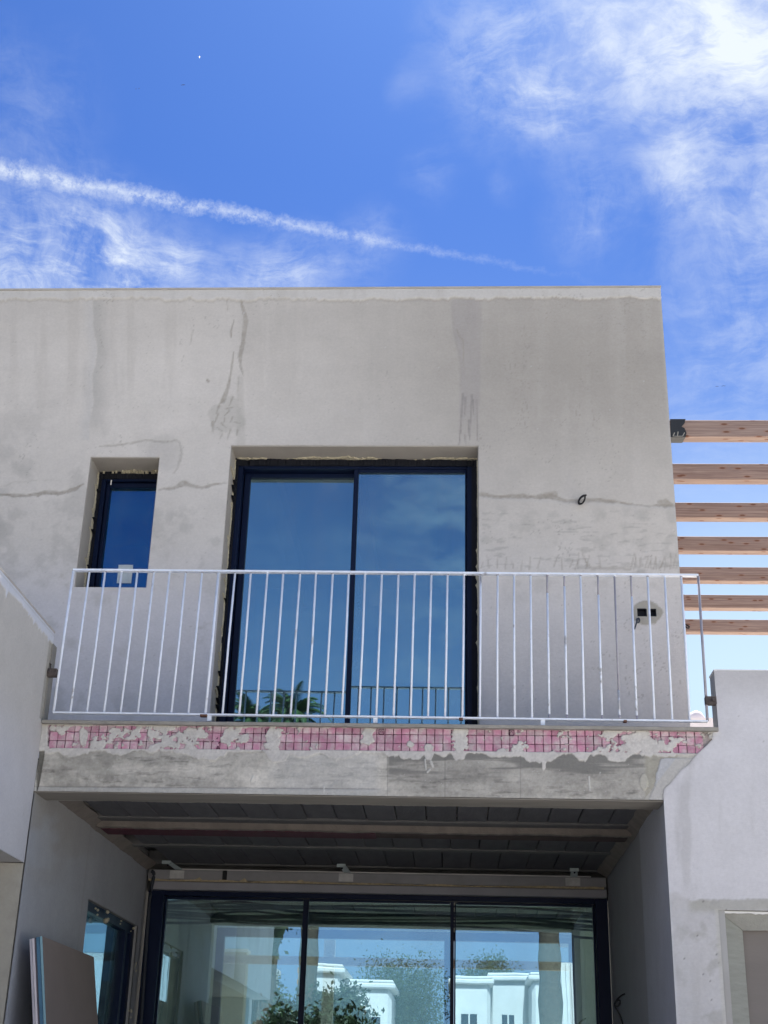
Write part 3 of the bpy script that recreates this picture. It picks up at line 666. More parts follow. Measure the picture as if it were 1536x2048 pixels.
box('beam_underside', XL, XR, P1+.004, P1+.235, BEAM_B-.006, BEAM_B-.001, mat('beam_soffit', (.24, .22, .19), var=.25, scale=7, bump=.6, bscale=25, stretch=(.2, 1, 1)), slab)
ragged_strip('mortar_ridge', (XL, P1+.236, BEAM_B-.004), (XR, P1+.236, BEAM_B-.004), (0, 1, 0), .0, .035, (0, 0, 1), .03, M_LIP, slab, 220, 77, 0, 5)
# the pink squares, each on its own
sq_meshes = []
for v in range(6):
    bm = bmesh.new(); add_box(bm, -SQ/2+.0022, SQ/2-.0022, 0, .012, -.0248, .0248, .0022); rr = random.Random(v)
    for vert in bm.verts: vert.co += Vector((rr.uniform(-.0012, .0012), rr.uniform(-.0018, .0018), rr.uniform(-.0012, .0012)))
    me = bpy.data.meshes.new('insulation_square'); bm.to_mesh(me); bm.free(); me.materials.append(M_PINK); sq_meshes.append(me)
strip = empty('insulation_strip', (-.5, P1, PINK_T-.15), slab)
for i in range(79):
    X = -2.462+i*SQ
    pxc = float(px_of(np.array([X]), np.array([P1]), np.array([SLAB_T-.1]))[0][0])
    for k in range(3):
        Z = at(pxc, rowz(pxc, k)+8.6, P1)[1]
        if pxc > 1418-k*9: continue
        link(bpy.data.objects.new('insulation_square', sq_meshes[random.randrange(6)]), strip, (X, P1+.0025, Z))
# print on the insulation: small square marks and strokes
M_INK = mat('purple_ink', (.07, .02, .045), rough=.8, var=.1)
def ink(pts_px, wpx=1.6, Y=P1-.001, name='printed_mark', parent=None, closed=False):
    bm = bmesh.new(); h = wpx*.00149
    pts = [Vector((at(x, y, Y)[0], Y, at(x, y, Y)[1])) for x, y in pts_px]
    if closed: pts.append(pts[0])
    for a, b in zip(pts, pts[1:]):
        t = (b-a).normalized(); nn = Vector((-t.z, 0, t.x))*h; q = [a-nn, b-nn, b+nn, a+nn]
        f = [bm.verts.new(v) for v in q]+[bm.verts.new(v+Vector((0, .002, 0))) for v in q]
        bm.faces.new(f[3::-1]); bm.faces.new(f[4:]); [bm.faces.new((f[i], f[(i+1) % 4], f[4+(i+1) % 4], f[4+i])) for i in range(4)]
    return bm_obj(name, bm, M_INK, parent or strip)
for cx_, cy_ in ((536, 1463), (763, 1463.5), (1023, 1465)):
    ink([(cx_-5, cy_-5), (cx_+5, cy_-5), (cx_+5, cy_+5), (cx_-5, cy_+5)], 1.3, closed=True); ink([(cx_-1.5, cy_+2), (cx_-1.5, cy_-2), (cx_+1.5, cy_-2), (cx_+1.5, cy_+2)], .8)
ink([(921, 1500), (926, 1490), (930, 1500)], 1.5); ink([(923, 1496), (929, 1496)], 1.2)
ink([(432, 1500), (436, 1492), (440, 1500)], 1.5); ink([(433, 1497), (439, 1497)], 1.2)
for x_, y_, h_ in ((921, 1484, 4), (926, 1478, 3), (932, 1473, 3), (424, 1484, 3), (433, 1478, 3), (437, 1487, 3)): ink([(x_, y_), (x_+3, y_-h_)], 1.6)
ink([(915, 1498), (917, 1482), (922, 1466), (930, 1456)], 1.2); ink([(931, 1468), (929, 1480)], 1.2)

# ------------------------------------------------------------------ porch ceiling
pc = empty('porch_ceiling', (-.6, 9.8, CEIL), house)
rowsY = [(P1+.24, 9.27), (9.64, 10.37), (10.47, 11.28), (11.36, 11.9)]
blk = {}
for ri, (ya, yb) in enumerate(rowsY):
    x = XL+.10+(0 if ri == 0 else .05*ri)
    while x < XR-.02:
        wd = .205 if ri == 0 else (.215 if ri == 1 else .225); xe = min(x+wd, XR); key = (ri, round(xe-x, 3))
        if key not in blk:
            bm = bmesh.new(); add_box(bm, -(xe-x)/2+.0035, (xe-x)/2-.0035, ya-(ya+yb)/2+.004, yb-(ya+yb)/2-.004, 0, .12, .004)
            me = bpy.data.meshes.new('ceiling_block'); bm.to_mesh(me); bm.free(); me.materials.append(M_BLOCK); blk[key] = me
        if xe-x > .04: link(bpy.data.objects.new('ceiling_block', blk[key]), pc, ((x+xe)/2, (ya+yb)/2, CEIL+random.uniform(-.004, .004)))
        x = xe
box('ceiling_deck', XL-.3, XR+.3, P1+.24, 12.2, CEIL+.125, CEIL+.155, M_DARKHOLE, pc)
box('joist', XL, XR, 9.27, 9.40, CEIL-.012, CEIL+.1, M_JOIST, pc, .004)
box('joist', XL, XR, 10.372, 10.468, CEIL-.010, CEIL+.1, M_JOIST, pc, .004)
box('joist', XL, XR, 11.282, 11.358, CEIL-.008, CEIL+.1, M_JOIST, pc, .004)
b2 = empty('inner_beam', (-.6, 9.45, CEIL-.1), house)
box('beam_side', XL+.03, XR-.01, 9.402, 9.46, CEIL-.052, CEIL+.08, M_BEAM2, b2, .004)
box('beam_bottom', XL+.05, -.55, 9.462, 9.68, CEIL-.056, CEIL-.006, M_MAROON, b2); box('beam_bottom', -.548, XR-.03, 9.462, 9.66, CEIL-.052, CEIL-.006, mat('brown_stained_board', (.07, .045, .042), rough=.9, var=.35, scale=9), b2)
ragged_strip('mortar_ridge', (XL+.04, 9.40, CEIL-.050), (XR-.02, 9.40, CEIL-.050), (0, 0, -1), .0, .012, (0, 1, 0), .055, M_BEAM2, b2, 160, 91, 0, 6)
# rough ledge between wall and ceiling
def ledge(name, X, sgn, ya, yb, seed):
    n = 60; t = np.linspace(ya, yb, n+1); wdt = .05+.05*fbm(t, t*0, 3, 4, seed); zz = CEIL-.02-.02*fbm(t, t*0, 6, 4, seed+1); v = []; f = []
    for i in range(n+1): v += [(X, t[i], zz[i]-.03), (X+sgn*wdt[i], t[i], CEIL-.002), (X, t[i], CEIL+.05)]
    for i in range(n): f += [(3*i, 3*i+3, 3*i+4, 3*i+1), (3*i+1, 3*i+4, 3*i+5, 3*i+2)]
    mesh_obj(name, v, f, M_BEAM2, pc)
ledge('mortar_ledge', XL, 1, P1+.25, 11.3, 301); ledge('mortar_ledge', XR+.012, -1, P1+.25, 11.3, 305)

# ------------------------------------------------------------------ porch side walls
SWZ = 1.237+CAMZ
pw = empty('porch_wall', (XL-.15, 9.6, 0), house)
def paint_pw(U, V):
    n1 = fbm(U+20, V, 1.6, 5, 401); n2 = fbm(U, V, 12, 5, 402); px, py = px_of(np.full_like(U, XL), U, V)
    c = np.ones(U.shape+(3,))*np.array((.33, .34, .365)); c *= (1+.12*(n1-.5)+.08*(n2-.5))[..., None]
    c = blend(c, (.29, .275, .25), .6*sst(fbm(px, py, .012, 4, 403), .44, .58)*sst(px, 260, 100)*sst(py, 1850, 1640))
    k = np.exp(-((U-9.38)/.018)**2); c = blend(c, (.26, .25, .23), .4*k)
    off = (n1-.5)*.008-.012*sst(U, 9.38, 9.36)
    return c, off
grid_surface('left_wall_face', steps(P1, P3+.02, .02, [9.54, 11.15]), steps(.9, CEIL+.01, .02, [SWZ]), lambda U, V, o: (XL-.002+np.minimum(0, -o*0)+o*-.5, U, V), paint_pw, M_ATTR, pw, lambda U, V: (U > 9.54) & (U < 11.15) & (V < SWZ), (XL, 9.6, 2), flip=False)
bm = bmesh.new()
add_box(bm, XL-.25, XL-.012, P1+.02, 9.54, 0, CEIL+.1); add_box(bm, XL-.10, XL-.012, 9.54, 11.15, SWZ, CEIL+.1); add_box(bm, XL-.10, XL-.012, 11.15, P3+.4, 0, CEIL+.1); add_box(bm, XL-.10, XL-.012, 9.54, 11.15, 0, .25)
bm_obj('wall_core', bm, M_PORCH, pw)
box('wall_face', XL-.2, XL-.001, P1, 9.5, 0, .9, M_PORCH, pw)
# side window in that wall
sdw = empty('side_window', (XL-.08, 10.3, SWZ), pw)
box('window_frame', XL-.09, XL-.03, 9.545, 9.60, .26, SWZ-.005, M_NAVY, sdw); box('window_frame', XL-.09, XL-.03, 11.05, 11.145, .26, SWZ-.005, M_NAVY, sdw)
box('window_frame', XL-.09, XL-.03, 9.601, 11.049, SWZ-.07, SWZ-.005, M_NAVY, sdw); box('window_frame', XL-.09, XL-.03, 10.86, 10.92, .26, SWZ-.071, M_NAVY, sdw)
box('glass_pane', XL-.07, XL-.064, 9.60, 11.05, .26, SWZ-.068, GL_LO, sdw)
bm = bmesh.new()
for yy, zz, s in ((9.80, -.05, .03), (10.12, -.045, .04), (10.60, -.05, .02), (11.0, -.03, .025), (11.21, -.28, .035), (11.19, -.33, .03), (11.16, -.62, .03), (11.18, -.66, .02)):
    for q in range(3):
        mtx = Matrix.Translation((XL-.012+random.uniform(-.01, .015), yy+random.uniform(-.02, .02), SWZ+zz+random.uniform(-.04, .03)))
        bmesh.ops.create_icosphere(bm, subdivisions=1, radius=s*random.uniform(.25, .55), matrix=mtx)
bm_obj('foam_blob', bm, M_FOAM, sdw, smooth=True)

def paint_rw(U, V):
    n1 = fbm(U+20, V, 1.6, 5, 411); n2 = fbm(U, V, 12, 5, 412)
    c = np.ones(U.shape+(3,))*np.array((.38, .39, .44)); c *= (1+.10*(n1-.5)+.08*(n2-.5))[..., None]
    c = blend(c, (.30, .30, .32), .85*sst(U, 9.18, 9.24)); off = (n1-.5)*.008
    return c, off
rwall = empty('porch_wall', (XR+.15, 9.6, 0), house)
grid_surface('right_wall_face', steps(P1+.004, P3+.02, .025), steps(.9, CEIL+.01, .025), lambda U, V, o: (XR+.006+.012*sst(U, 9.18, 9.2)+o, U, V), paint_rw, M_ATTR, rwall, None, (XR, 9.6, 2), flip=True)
box('wall_core', XR+.03, XR+.3, P1+.02, P3+.4, 0, CEIL+.1, M_PORCH, rwall)

# ------------------------------------------------------------------ lower sliding door
ld = empty('porch_door', (-.6, P3, 0), house)
ZT = 1.535+CAMZ; FX0, FX1 = XL+.03, XR+.008
box('door_frame', FX0, FX0+.13, P3-.03, P3+.12, .02, ZT, M_NAVY, ld, .004); box('door_frame', FX1-.10, FX1, P3-.03, P3+.12, .02, ZT, M_NAVY, ld, .004)
box('door_frame', FX0+.131, FX1-.101, P3-.03, P3+.12, ZT-.036, ZT, M_NAVY, ld, .004)
def lleaf(a, b, yg, sl, sr):
    s = empty('door_leaf', ((a+b)/2, yg, 0), ld); zb = .03; zt = ZT-.038
    box('stile', a, a+sl, yg-.02, yg+.02, zb, zt, M_NAVY, s, .003); box('stile', b-sr, b, yg-.02, yg+.02, zb, zt, M_NAVY, s, .003)
    box('rail', a+sl+.001, b-sr-.001, yg-.02, yg+.02, zt-.02, zt, M_NAVY, s, .003)
    box('glass_pane', a+sl-.003, b-sr+.003, yg, yg+.006, zb+.05, zt-.017, GL_LO, s)
lleaf(FX0+.132, -1.192, P3+.05, .015, .04); lleaf(-1.190, .005, P3+.03, .005, .03); lleaf(.007, FX1-.102, P3+.05, .012, .015)
box('light_stop_board', XL-.1, XR+.2, P3+.125, P3+.25, ZT+.012, CEIL+.12, M_JOIST, ld)  # added behind the head boards to stop a light leak
# head boards over the frame
yh = P3-.06
box('head_board', XL+.02, XR, yh, yh+.09, ZT+.086, ZT+.165, M_HEAD, ld, .003)
box('head_board', XL+.05, XR, yh-.03, yh+.06, ZT+.002, ZT+.068, mat('head_board_grey', (.27, .265, .28), rough=.7, var=.1, scale=6), ld, .006)
ragged_strip('foam_bead', (XL+.03, yh-.012, ZT+.072), (XR-.02, yh-.012, ZT+.072), (0, 0, 1), .004, .022, (0, 1, 0), .04, mat('tan_foam', (.42, .34, .22), var=.3, scale=40, bump=.6), ld, 150, 120, 3, 5)
ragged_strip('metal_track', (XL+.28, yh+.005, ZT+.168), (XR-.12, yh+.005, ZT+.168), (0, 0, 1), .006, .009, (0, 1, 0), .04, mat('light_track', (.55, .52, .50), rough=.5), ld, 30, 121)
for xx, yy in ((352, 1747), (690, 1746), (1143, 1754)):
    a = at(xx, yy, yh); c = empty('fixing_clip', (a[0], yh, a[1]), ld)
    sk = (-.06 if xx < 500 else (-.02 if xx < 900 else .02))
    quadz('clip_plate', [(a[0]-.028+sk, yh-.10, CEIL-.004), (a[0]+.022+sk, yh-.10, CEIL-.004), (a[0]+.05, yh+.01, ZT+.17), (a[0]-.01, yh+.01, ZT+.17)], .004, (0, 0, -1), M_BRK, c)
    box('clip_foot', a[0]-.04+sk, a[0]+.03+sk, yh-.12, yh-.09, CEIL-.03, CEIL-.006, M_BRK, c)
    bm = bmesh.new(); bmesh.ops.create_uvsphere(bm, u_segments=8, v_segments=5, radius=.008, matrix=Matrix.Translation((a[0]+sk, yh-.07, CEIL-.035))); bm_obj('screw', bm, M_DARKHOLE, c)
    bm = bmesh.new(); add_box(bm, a[0]-.05, a[0]+.07, yh-.004, yh-.001, ZT+.095, ZT+.16, .001); bm_obj('filler_patch', bm, mat('filler', (.46, .45, .44), var=.2, scale=20), c)
box('black_knot', *(lambda q: (q[0]-.015, q[0]+.022))(at(448, 1762, yh)), yh-.012, yh-.001, ZT+.085, ZT+.165, M_CABLE, ld, .004)
arc_cable('cable', [(303, 1742), (309, 1746), (305, 1765), (300, 1790), (297, 1830), (292, 1900), (286, 1990), (281, 2060)], P3-.10, .014, mat('dark_duct', (.03, .035, .045), rough=.6), 'thick dark cable running down the left end of the porch door')
arc_cable('cable', [(1249, 1988), (1244, 1990), (1236, 1997), (1230, 2006), (1229, 2012), (1236, 2013), (1241, 2006), (1239, 1999), (1233, 2002), (1228, 2011), (1236, 2022), (1242, 2035), (1247, 2055)], 9.85, .006, M_CABLE, 'thin black cable curled into a loop on the right porch wall', dy=[.02, -.02, -.04, -.04, -.04, -.04, -.04, -.04, -.04, -.03, -.02, -.02, -.02])

# ------------------------------------------------------------------ ground floor interior
BY = 15.6
inn = empty('living_room', (-.7, 13.4, 0), house)
box('room_floor', -3.0, 2.0, P3+.15, 17, -.02, .05, M_FLOOR, inn)
box('room_ceiling', -3.0, 2.0, P3+.42, BY, 2.02+CAMZ, 2.1+CAMZ, M_INT, inn)
box('room_wall', 1.40, 1.55, P3+.42, BY, .05, 2.02+CAMZ, M_INT, inn)
BX0, BX1, BZ = -.1719*BY, .086*BY, .1115*BY+CAMZ
box('room_wall', -3.3, BX0, BY, BY+.25, .05, 2.02+CAMZ, M_INT, inn); box('room_wall', BX1, 1.40, BY, BY+.25, .05, 2.02+CAMZ, M_INT, inn)
box('lintel', BX0, BX1, BY, BY+.25, BZ, 2.02+CAMZ, M_INT, inn)
rw = empty('rear_window', (-.6, BY+.1, .05), inn)
box('window_frame', BX0, BX0+.10, BY+.05, BY+.15, .05, BZ-.001, M_NAVY, rw); box('window_frame', BX1-.06, BX1, BY+.05, BY+.15, .05, BZ-.001, M_NAVY, rw)
box('window_frame', BX0+.101, BX1-.061, BY+.05, BY+.15, BZ-.09, BZ-.001, M_NAVY, rw); box('window_frame', -.10, -.02, BY+.05, BY+.15, .05, BZ-.091, M_NAVY, rw)
rp = empty('column', (-2.62, 13, .05), inn); box('column_core', -2.62, -2.30, 13.2, 13.5, .05, 2.0+CAMZ, M_INT, rp)
gcond = 'conduits under the living room ceiling'
for i in range(10):
    yy = 12.0+.12*i; zb = yy*(.1290-.0014*i)+CAMZ; ph = random.uniform(0, 6); pts = []
    for t in np.linspace(0, 1, 26):
        X = -2.85+4.2*t
        sag = .05*sin(t*7+ph)*(.3+abs(t-.5)) + .10*math.exp(-((t-.18-.01*i)/.09)**2)*(1 if i % 3 == 0 else -.3)-.16*max(0, t-.80)*(1+.2*i)
        pts.append((X, yy+.05*sin(3*t+ph), zb-.02+sag*.6))
    o = tube('conduit', pts, .010+.003*(i % 2), M_CONDUIT, None, 6)
    tag(o, ('topmost and nearest dark conduit behind the porch door glass' if i == 0 else 'lowest dark conduit of the bundle, just above the rear window lintel' if i == 9 else 'dark conduit in the middle of the bundle hanging behind the porch door glass'), 'conduit', gcond)
tag(box('pendant_box', -1.75, -1.55, 12.35, 12.5, 1.62+CAMZ, 1.70+CAMZ, M_BRICK), 'small brown junction box among the conduits behind the glass', 'junction box')
# garden side of the house seen through the rooms
gp = empty('garden_pergola', (-.5, 18, 0)); tag(gp, 'pale timber pergola beam and post seen through the porch door', 'pergola')
GW = mat('pale_pergola_wood', (.62, .52, .46), var=.15, scale=5, stretch=(.3, 4, 4))
box('beam', -6.5, 2.5, 18, 18.08, .0868*18+CAMZ, .0925*18+CAMZ, GW, gp); box('post', -.093*18, -.085*18, 18.1, 18.2, 0, .105*18+CAMZ, M_WHITE, gp)
gx = empty('garden_wall', (-6, 22.5, 0)); tag(gx, 'low pale boundary wall behind the house, seen through the side window', 'wall'); box('wall_body', -9, -4.66, 22, 22.3, 0, .071*22+CAMZ, M_VILLA, gx); box('wall_cap', -9, -4.66, 21.97, 22.33, .0711*22+CAMZ, .0727*22+CAMZ, M_WHITE, gx)
gw = empty('garden_wall', (-4, 22, 0)); tag(gw, 'tan boundary wall standing behind the house', 'wall'); box('wall_body', -4.6, -.148*22, 22, 22.3, 0, .0945*22+CAMZ, M_TAN, gw); box('wall_cap', -4.65, -.147*22, 21.97, 22.33, .0945*22+CAMZ, .0965*22+CAMZ, M_WHITE, gw)
# ------------------------------------------------------------------ railing
rail = empty('balcony_railing', (-.5, P1, SLAB_T)); tag(rail, 'white primed steel balcony railing with thin round bars, greyer at its right end', 'railing')
RT0, RT1 = at(147.5, 1139, P1), at(1396, 1149.5, P1); RB0, RB1 = at(107, 1424, P1), at(1415, 1441.5, P1)
def bar(name, p, q, hx, dy, m):
    """flat bar from p to q (x,z) of height hx and depth dy, in the railing plane"""
    v = []
    for (x, z) in (p, q):
        for y in (P1-dy/2, P1+dy/2):
            for s in (0, -hx): v.append((x, y, z+s))
    f = [(0, 1, 3, 2), (4, 6, 7, 5), (0, 4, 5, 1), (2, 3, 7, 6), (0, 2, 6, 4), (1, 5, 7, 3)]
    return mesh_obj(name, v, f, m, rail, (p[0], P1, p[1]))
def lerp(a, b, t): return (a[0]+(b[0]-a[0])*t, a[1]+(b[1]-a[1])*t)
for a, b in ((0, 9/38), (9/38, 1)):
    bar('top_rail', lerp(RT0, RT1, a+(.0005 if a else 0)), lerp(RT0, RT1, b), .012, .036, M_STEEL)
bar('bottom_rail', RB0, RB1, .010, .030, M_STEEL)
for i in range(39):
    t = i/38; a = lerp(RT0, RT1, t); b = lerp(RB0, RB1, t); r = .0085 if i in (0, 9, 38) else .0068
    jit = random.uniform(-.003, .003) if 0 < i < 38 else 0
    pts = [(b[0]+jit*.5, P1, b[1]-.002), (b[0]*.5+a[0]*.5+random.uniform(-.0015, .0015), P1, (a[1]+b[1])/2), (a[0]+jit, P1, a[1]-.011)]
    if i in (29, 30, 32, 33, 34):   # bars whose white coat ends short of the rail
        k = {29: .13, 30: .08, 32: .14, 33: .8, 34: .15}[i]; top = Vector(pts[2]); bot = Vector(pts[0]); mid = top.lerp(bot, k); mid2 = top.lerp(bot, .97)
        o = tube('baluster', [mid2, mid], r, M_STEEL, rail); bm = bmesh.new(); tube_bm(bm, [Vector((0, 0, 0)), top-mid], r*.93, 8); bm_obj('bare_section', bm, M_STEELG, o, mid, True)
        bm = bmesh.new(); tube_bm(bm, [Vector((0, 0, 0)), mid2-bot], r*.93, 8); bm_obj('bare_section', bm, M_STEELG, o, bot, True)
    else:
        tube('baluster', pts, r, M_STEELG if i == 38 else M_STEEL, rail)
for xx, y0_, y1_ in ((419.5, 1428, 1441), (751, 1432, 1445), (1085.5, 1438, 1451)):
    a = at(xx, y0_, P1); b = at(xx, y1_, P1); box('foot', a[0]-.013, a[0]+.013, P1-.006, P1+.006, b[1]-.004, a[1]-.004, M_STEEL, rail)
for xx, w_ in ((408, .022), (1250, .010), (922, .012)):
    a = at(xx, 1426+(xx-107)*.0134, P1); box('rust_patch', a[0]-w_, a[0]+w_, P1-.0158, P1+.0158, a[1]-.0115, a[1]+.001, mat('rust', (.13, .065, .045), rough=.9, var=.5, scale=40), rail)
for i in range(1, 38):
    a = lerp(RT0, RT1, i/38); bm = bmesh.new(); bmesh.ops.create_icosphere(bm, subdivisions=1, radius=.0095, matrix=Matrix.Diagonal((1, 1, .55, 1))); bm_obj('weld_bead', bm, M_STEELG if i % 3 else M_STEEL, rail, (a[0], P1, a[1]-.014))
for xx, yy, s in ((104, 1346, 1), (1421, 1402, -1)):
    a = at(xx, yy, P1); br_ = empty('wall_bracket', (a[0], P1, a[1]), rail); box('bracket_tube', a[0]-.034, a[0]+.034, P1-.02, P1+.02, a[1]-.026, a[1]+.026, M_RUST, br_, .004)
    tube('bolt', [(a[0]-.012*s, P1-.021, a[1]), (a[0]-.012*s, P1-.032, a[1])], .010, M_RUST, br_, 6); 
    if s == 1: tube('hook', [(a[0]-.01, P1-.01, a[1]+.026), (a[0]-.016, P1-.012, a[1]+.06), (a[0]-.008, P1-.012, a[1]+.05)], .004, M_RUST, br_, 6)

# ------------------------------------------------------------------ left wing (projecting block)
lw = empty('projecting_wing', (XL-1, 6, 0)); tag(lw, 'grey plastered wing jutting forward at the left, pale ragged coat along its top', 'building')
LT = 2.660+CAMZ; LB = 1.235+CAMZ
def paint_lw(U, V):
    px, py = px_of(np.full_like(U, XL), U, V); n1 = fbm(U, V, 1.4, 5, 501); n2 = fbm(U, V, 11, 5, 502); n3 = fbm(U, V, 60, 4, 503)
    c = np.ones(U.shape+(3,))*np.array((.49, .47, .44)); c *= (1+.12*(n1-.5)+.08*(n2-.5))[..., None]
    c = blend(c, (.52, .52, .55), .9*sst(V, 3.8, 3.2)); off = (n1-.5)*.008+(n2-.5)*.002  # bluish skylight put into the colour of the lower face
    e = LT-.058-.02*(fbm(U, U*0, 3, 4, 511)-.5)*2-.05*np.clip(fbm(U*1.0, V*.2, 26, 3, 512)-.50, 0, 1)*3
    k = sst(V-e, -.004, .004); c = blend(c, (.58, .60, .66), .9*k); off -= .004*k
    e2 = LT-.014; k2 = sst(V-e2, -.002, .002); c = blend(c, (.30, .28, .26), .45*np.exp(-((V-e2)/.003)**2))
    # corner return at the far end
    k = sst(U, P1-.075, P1-.055)*(V < LT-.07)*(V > SLAB_T); c = blend(c, (.27, .25, .20), .55*k*(.6+.8*n3)); off += .006*k
    k = np.exp(-((U-(P1-.085))/.012)**2)*(V > LT-.35)*(V < LT-.07); c = blend(c, (.5, .48, .42), .6*k)
    sp = (vnoise(U*60, V*60, 521) > .97)*(n1 > .5); c = blend(c, (.27, .26, .24), .35*sp)
    return c, off
grid_surface('wing_side_face', steps(6.4, P1+.002, .008), steps(LB, LT, .008), lambda U, V, o: (XL-.002-o, U, V), paint_lw, M_ATTR, lw, None, (XL, 7, 3), flip=False)
box('wing_side', XL-.25, XL-.004, 3.0, 6.399, LB, LT, M_PLASTER, lw)
box('wing_core', XL-.25, XL-.014, 6.40, P1+.0, LB+.002, LT-.002, M_PLASTER, lw)
box('wing_front', -9, XL-.252, 3.0, 3.25, LB, LT, M_PLASTER, lw)
box('wing_floor', -9, XL-.252, 3.252, P1+.2, LB, LB+.25, M_SOFFIT, lw)
box('parapet_cap', XL-.27, XL+.004, 2.98, P1-.0, LT+.001, LT+.014, mat('cap_pale', (.42, .39, .36), var=.15), lw)
box('wing_back_wall', -9, XL-.006, P1+.001, P1+.24, 0, LB-.003, mat('wing_lower_plaster', (.37, .355, .315), var=.10, scale=2, bump=.25, col2=(.31, .295, .26), c2s=1.5), lw)
box('wing_pier', -9, XL-.254, 3.0, 3.25, 0, LB-.003, M_PLASTER, lw)
box('upper_corner', XL-.25, XL-.003, P1+.01, P1+.10, SLAB_T, LT-.06, M_LIP, lw)

# ------------------------------------------------------------------ right neighbour wall
rn = empty('neighbour_house', (3, P1, 0)); tag(rn, 'pale grey plastered house wall at the right with stepped parapet and bricked up window', 'building')
XP = 1.588; PT = .3078*8+CAMZ
RW = (at(1436, 1820, P1)[0], 4.0, .4, .1302*P1+CAMZ)
def right_edge(V):
    # left boundary of this wall's plaster, following the crack where it laps the beam
    pts = [(1440, 1452), (1425, 1466), (1424, 1480), (1412, 1492), (1400, 1503), (1385, 1518), (1377, 1530), (1362, 1540), (1350, 1555), (1338, 1570), (1328, 1578), (1325, 1599)]
    zz = [at(x, y, P1)[1] for x, y in pts]; xx = [at(x, y, P1)[0] for x, y in pts]
    return np.interp(-V, [-z for z in zz], xx)
def paint_rn(U, V):
    px, py = px_of(U, np.full_like(U, P1), V); n1 = fbm(U+9, V, 1.3, 5, 601); n2 = fbm(U, V, 9, 5, 602); n3 = fbm(U, V, 60, 4, 603)
    c = np.ones(U.shape+(3,))*np.array((.60, .59, .605)); c *= (1+.08*(n1-.5)+.05*(n2-.5))[..., None]
    off = (n1-.5)*.006+(n2-.5)*.0015
    st = fbm(px, py*.12, .03, 5, 611); c = blend(c, (.40, .39, .385), .4*sst(st, .5, .7))
    c = blend(c, (.40, .385, .37), .5*sst(py, 1440, 1345))
    # rough base coat round the bricked up window
    e = 1785+(fbm(px, px*0, .04, 4, 621)-.5)*18+16*sst(px, 1355, 1385); k = sst(py-e, -4, 5)*sst(1800-py+(px-1345)*0, -1e3, 1)
    low = sst(py-e, -3, 3); c = blend(c, (.44, .43, .42), .6*low*(.5+n2*.8)); c = blend(c, (.33, .32, .29), .45*low*sst(fbm(px, py, .03, 5, 622), .52, .68))
    bnd = low*sst(py, 1832, 1815)*sst(px, 1372, 1384); c = blend(c, (.395, .385, .345), .75*bnd)
    ln = np.exp(-((py-e)/2)**2)*(px > 1375); c = blend(c, (.32, .31, .28), .4*ln)
    bl = np.exp(-(pdist(px, py, [(1355, 1832), (1360, 1900), (1372, 2048)])/20)**2)*low; c = blend(c, (.50, .50, .51), .4*bl)
    sp = (vnoise(px*.35, py*.35, 631) > .96)*low; c = blend(c, (.12, .12, .12), .65*sp); off += .004*sp
    sp = (vnoise(px*.3, py*.3, 633) > .985); c = blend(c, (.30, .29, .28), .5*sp)
    off = off+.004*(fbm(px, py, .15, 4, 641)-.5)*low
    # crack running down from the corner
    ed = right_edge(V); k = np.exp(-((U-ed)/.010)**2)*(V > BEAM_B-.0)*(V < SLAB_T); c = blend(c, (.27, .26, .25), .35*k)
    # white arris
    c = blend(c, (.60, .61, .64), .55*np.exp(-((U-XR)/.009)**2)*(V < BEAM_B))
    wl = sst(np.abs(px-1436-(py-1820)*.068)-6, 3, -2)*(py > 1818); c = blend(c, (.50, .49, .44), .55*wl*(px < 1452))
    return c, off-.007
ur = steps(XR, 4.2, .009, [XP, RW[0]]); ur = np.concatenate([ur[ur <= 2.6], np.arange(2.65, 4.2, .08)]); vr = steps(.35, PT, .009, [BEAM_B, SLAB_T-.006, RW[3]])
EDGE_V = np.array([float(v) for v in vr])
def rhole(U, V):
    e = right_edge(V)
    h = (V > SLAB_T-.006) & (U < XP); h |= (V > BEAM_B) & (V <= SLAB_T-.006) & (U < e-.009*1.2); h |= (U > RW[0]) & (V < RW[3]) & (U < RW[1])
    return h
def to3_r(U, V, o):
    e = right_edge(V); X = np.where((V > BEAM_B) & (V < SLAB_T-.006) & (U < e) & (U > e-.03), e, U); return X, P1+o, V
grid_surface('wall_face', ur, vr, to3_r, paint_rn, M_ATTR, rn, rhole, (2, P1, 2))
box('parapet_core', XP+.002, 4.2, P1+.006, P1+.155, SLAB_T-.1, PT-.003, M_PLASTER, rn)
box('parapet_cap', XP-.002, 4.2, P1-.006, P1+.158, PT-.002, PT+.006, M_WHITE, rn)
bm = bmesh.new(); add_box(bm, XR+.31, RW[0]-.006, P1+.006, P1+.2, 0, SLAB_T-.11); add_box(bm, RW[0]-.006, 4.2, P1+.006, P1+.2, RW[3]+.006, SLAB_T-.11); add_box(bm, XR+.002, XR+.31, P1+.0065, P1+.019, 0, BEAM_B-.01); bm_obj('wall_core', bm, M_PLASTER, rn)
bw = empty('blocked_window', (2.2, P1+.08, 0), rn)
GM = mat('grey_green_mortar', (.27, .275, .245), var=.12, scale=9, bump=.4, stretch=(1, 1, 6))
xi = at(1484, 1850, P1+.1)[0]; zi = at(1484, 1850, P1+.1)[1]
quadz('jamb_band', [(RW[0]-.004, P1+.012, .4), (xi, P1+.10, .4), (xi, P1+.10, zi-.03), (RW[0]-.004, P1+.012, RW[3])], .02, (0, 1, 0), GM, bw)
quadz('head_band', [(RW[0]-.004, P1+.012, RW[3]+.002), (xi+.003, P1+.10, zi-.03), (4.2, P1+.10, zi), (4.2, P1+.012, RW[3]+.002)], .02, (0, 1, 0), mat('grey_green_mortar_light', (.30, .30, .275), var=.15, scale=9, bump=.4), bw)
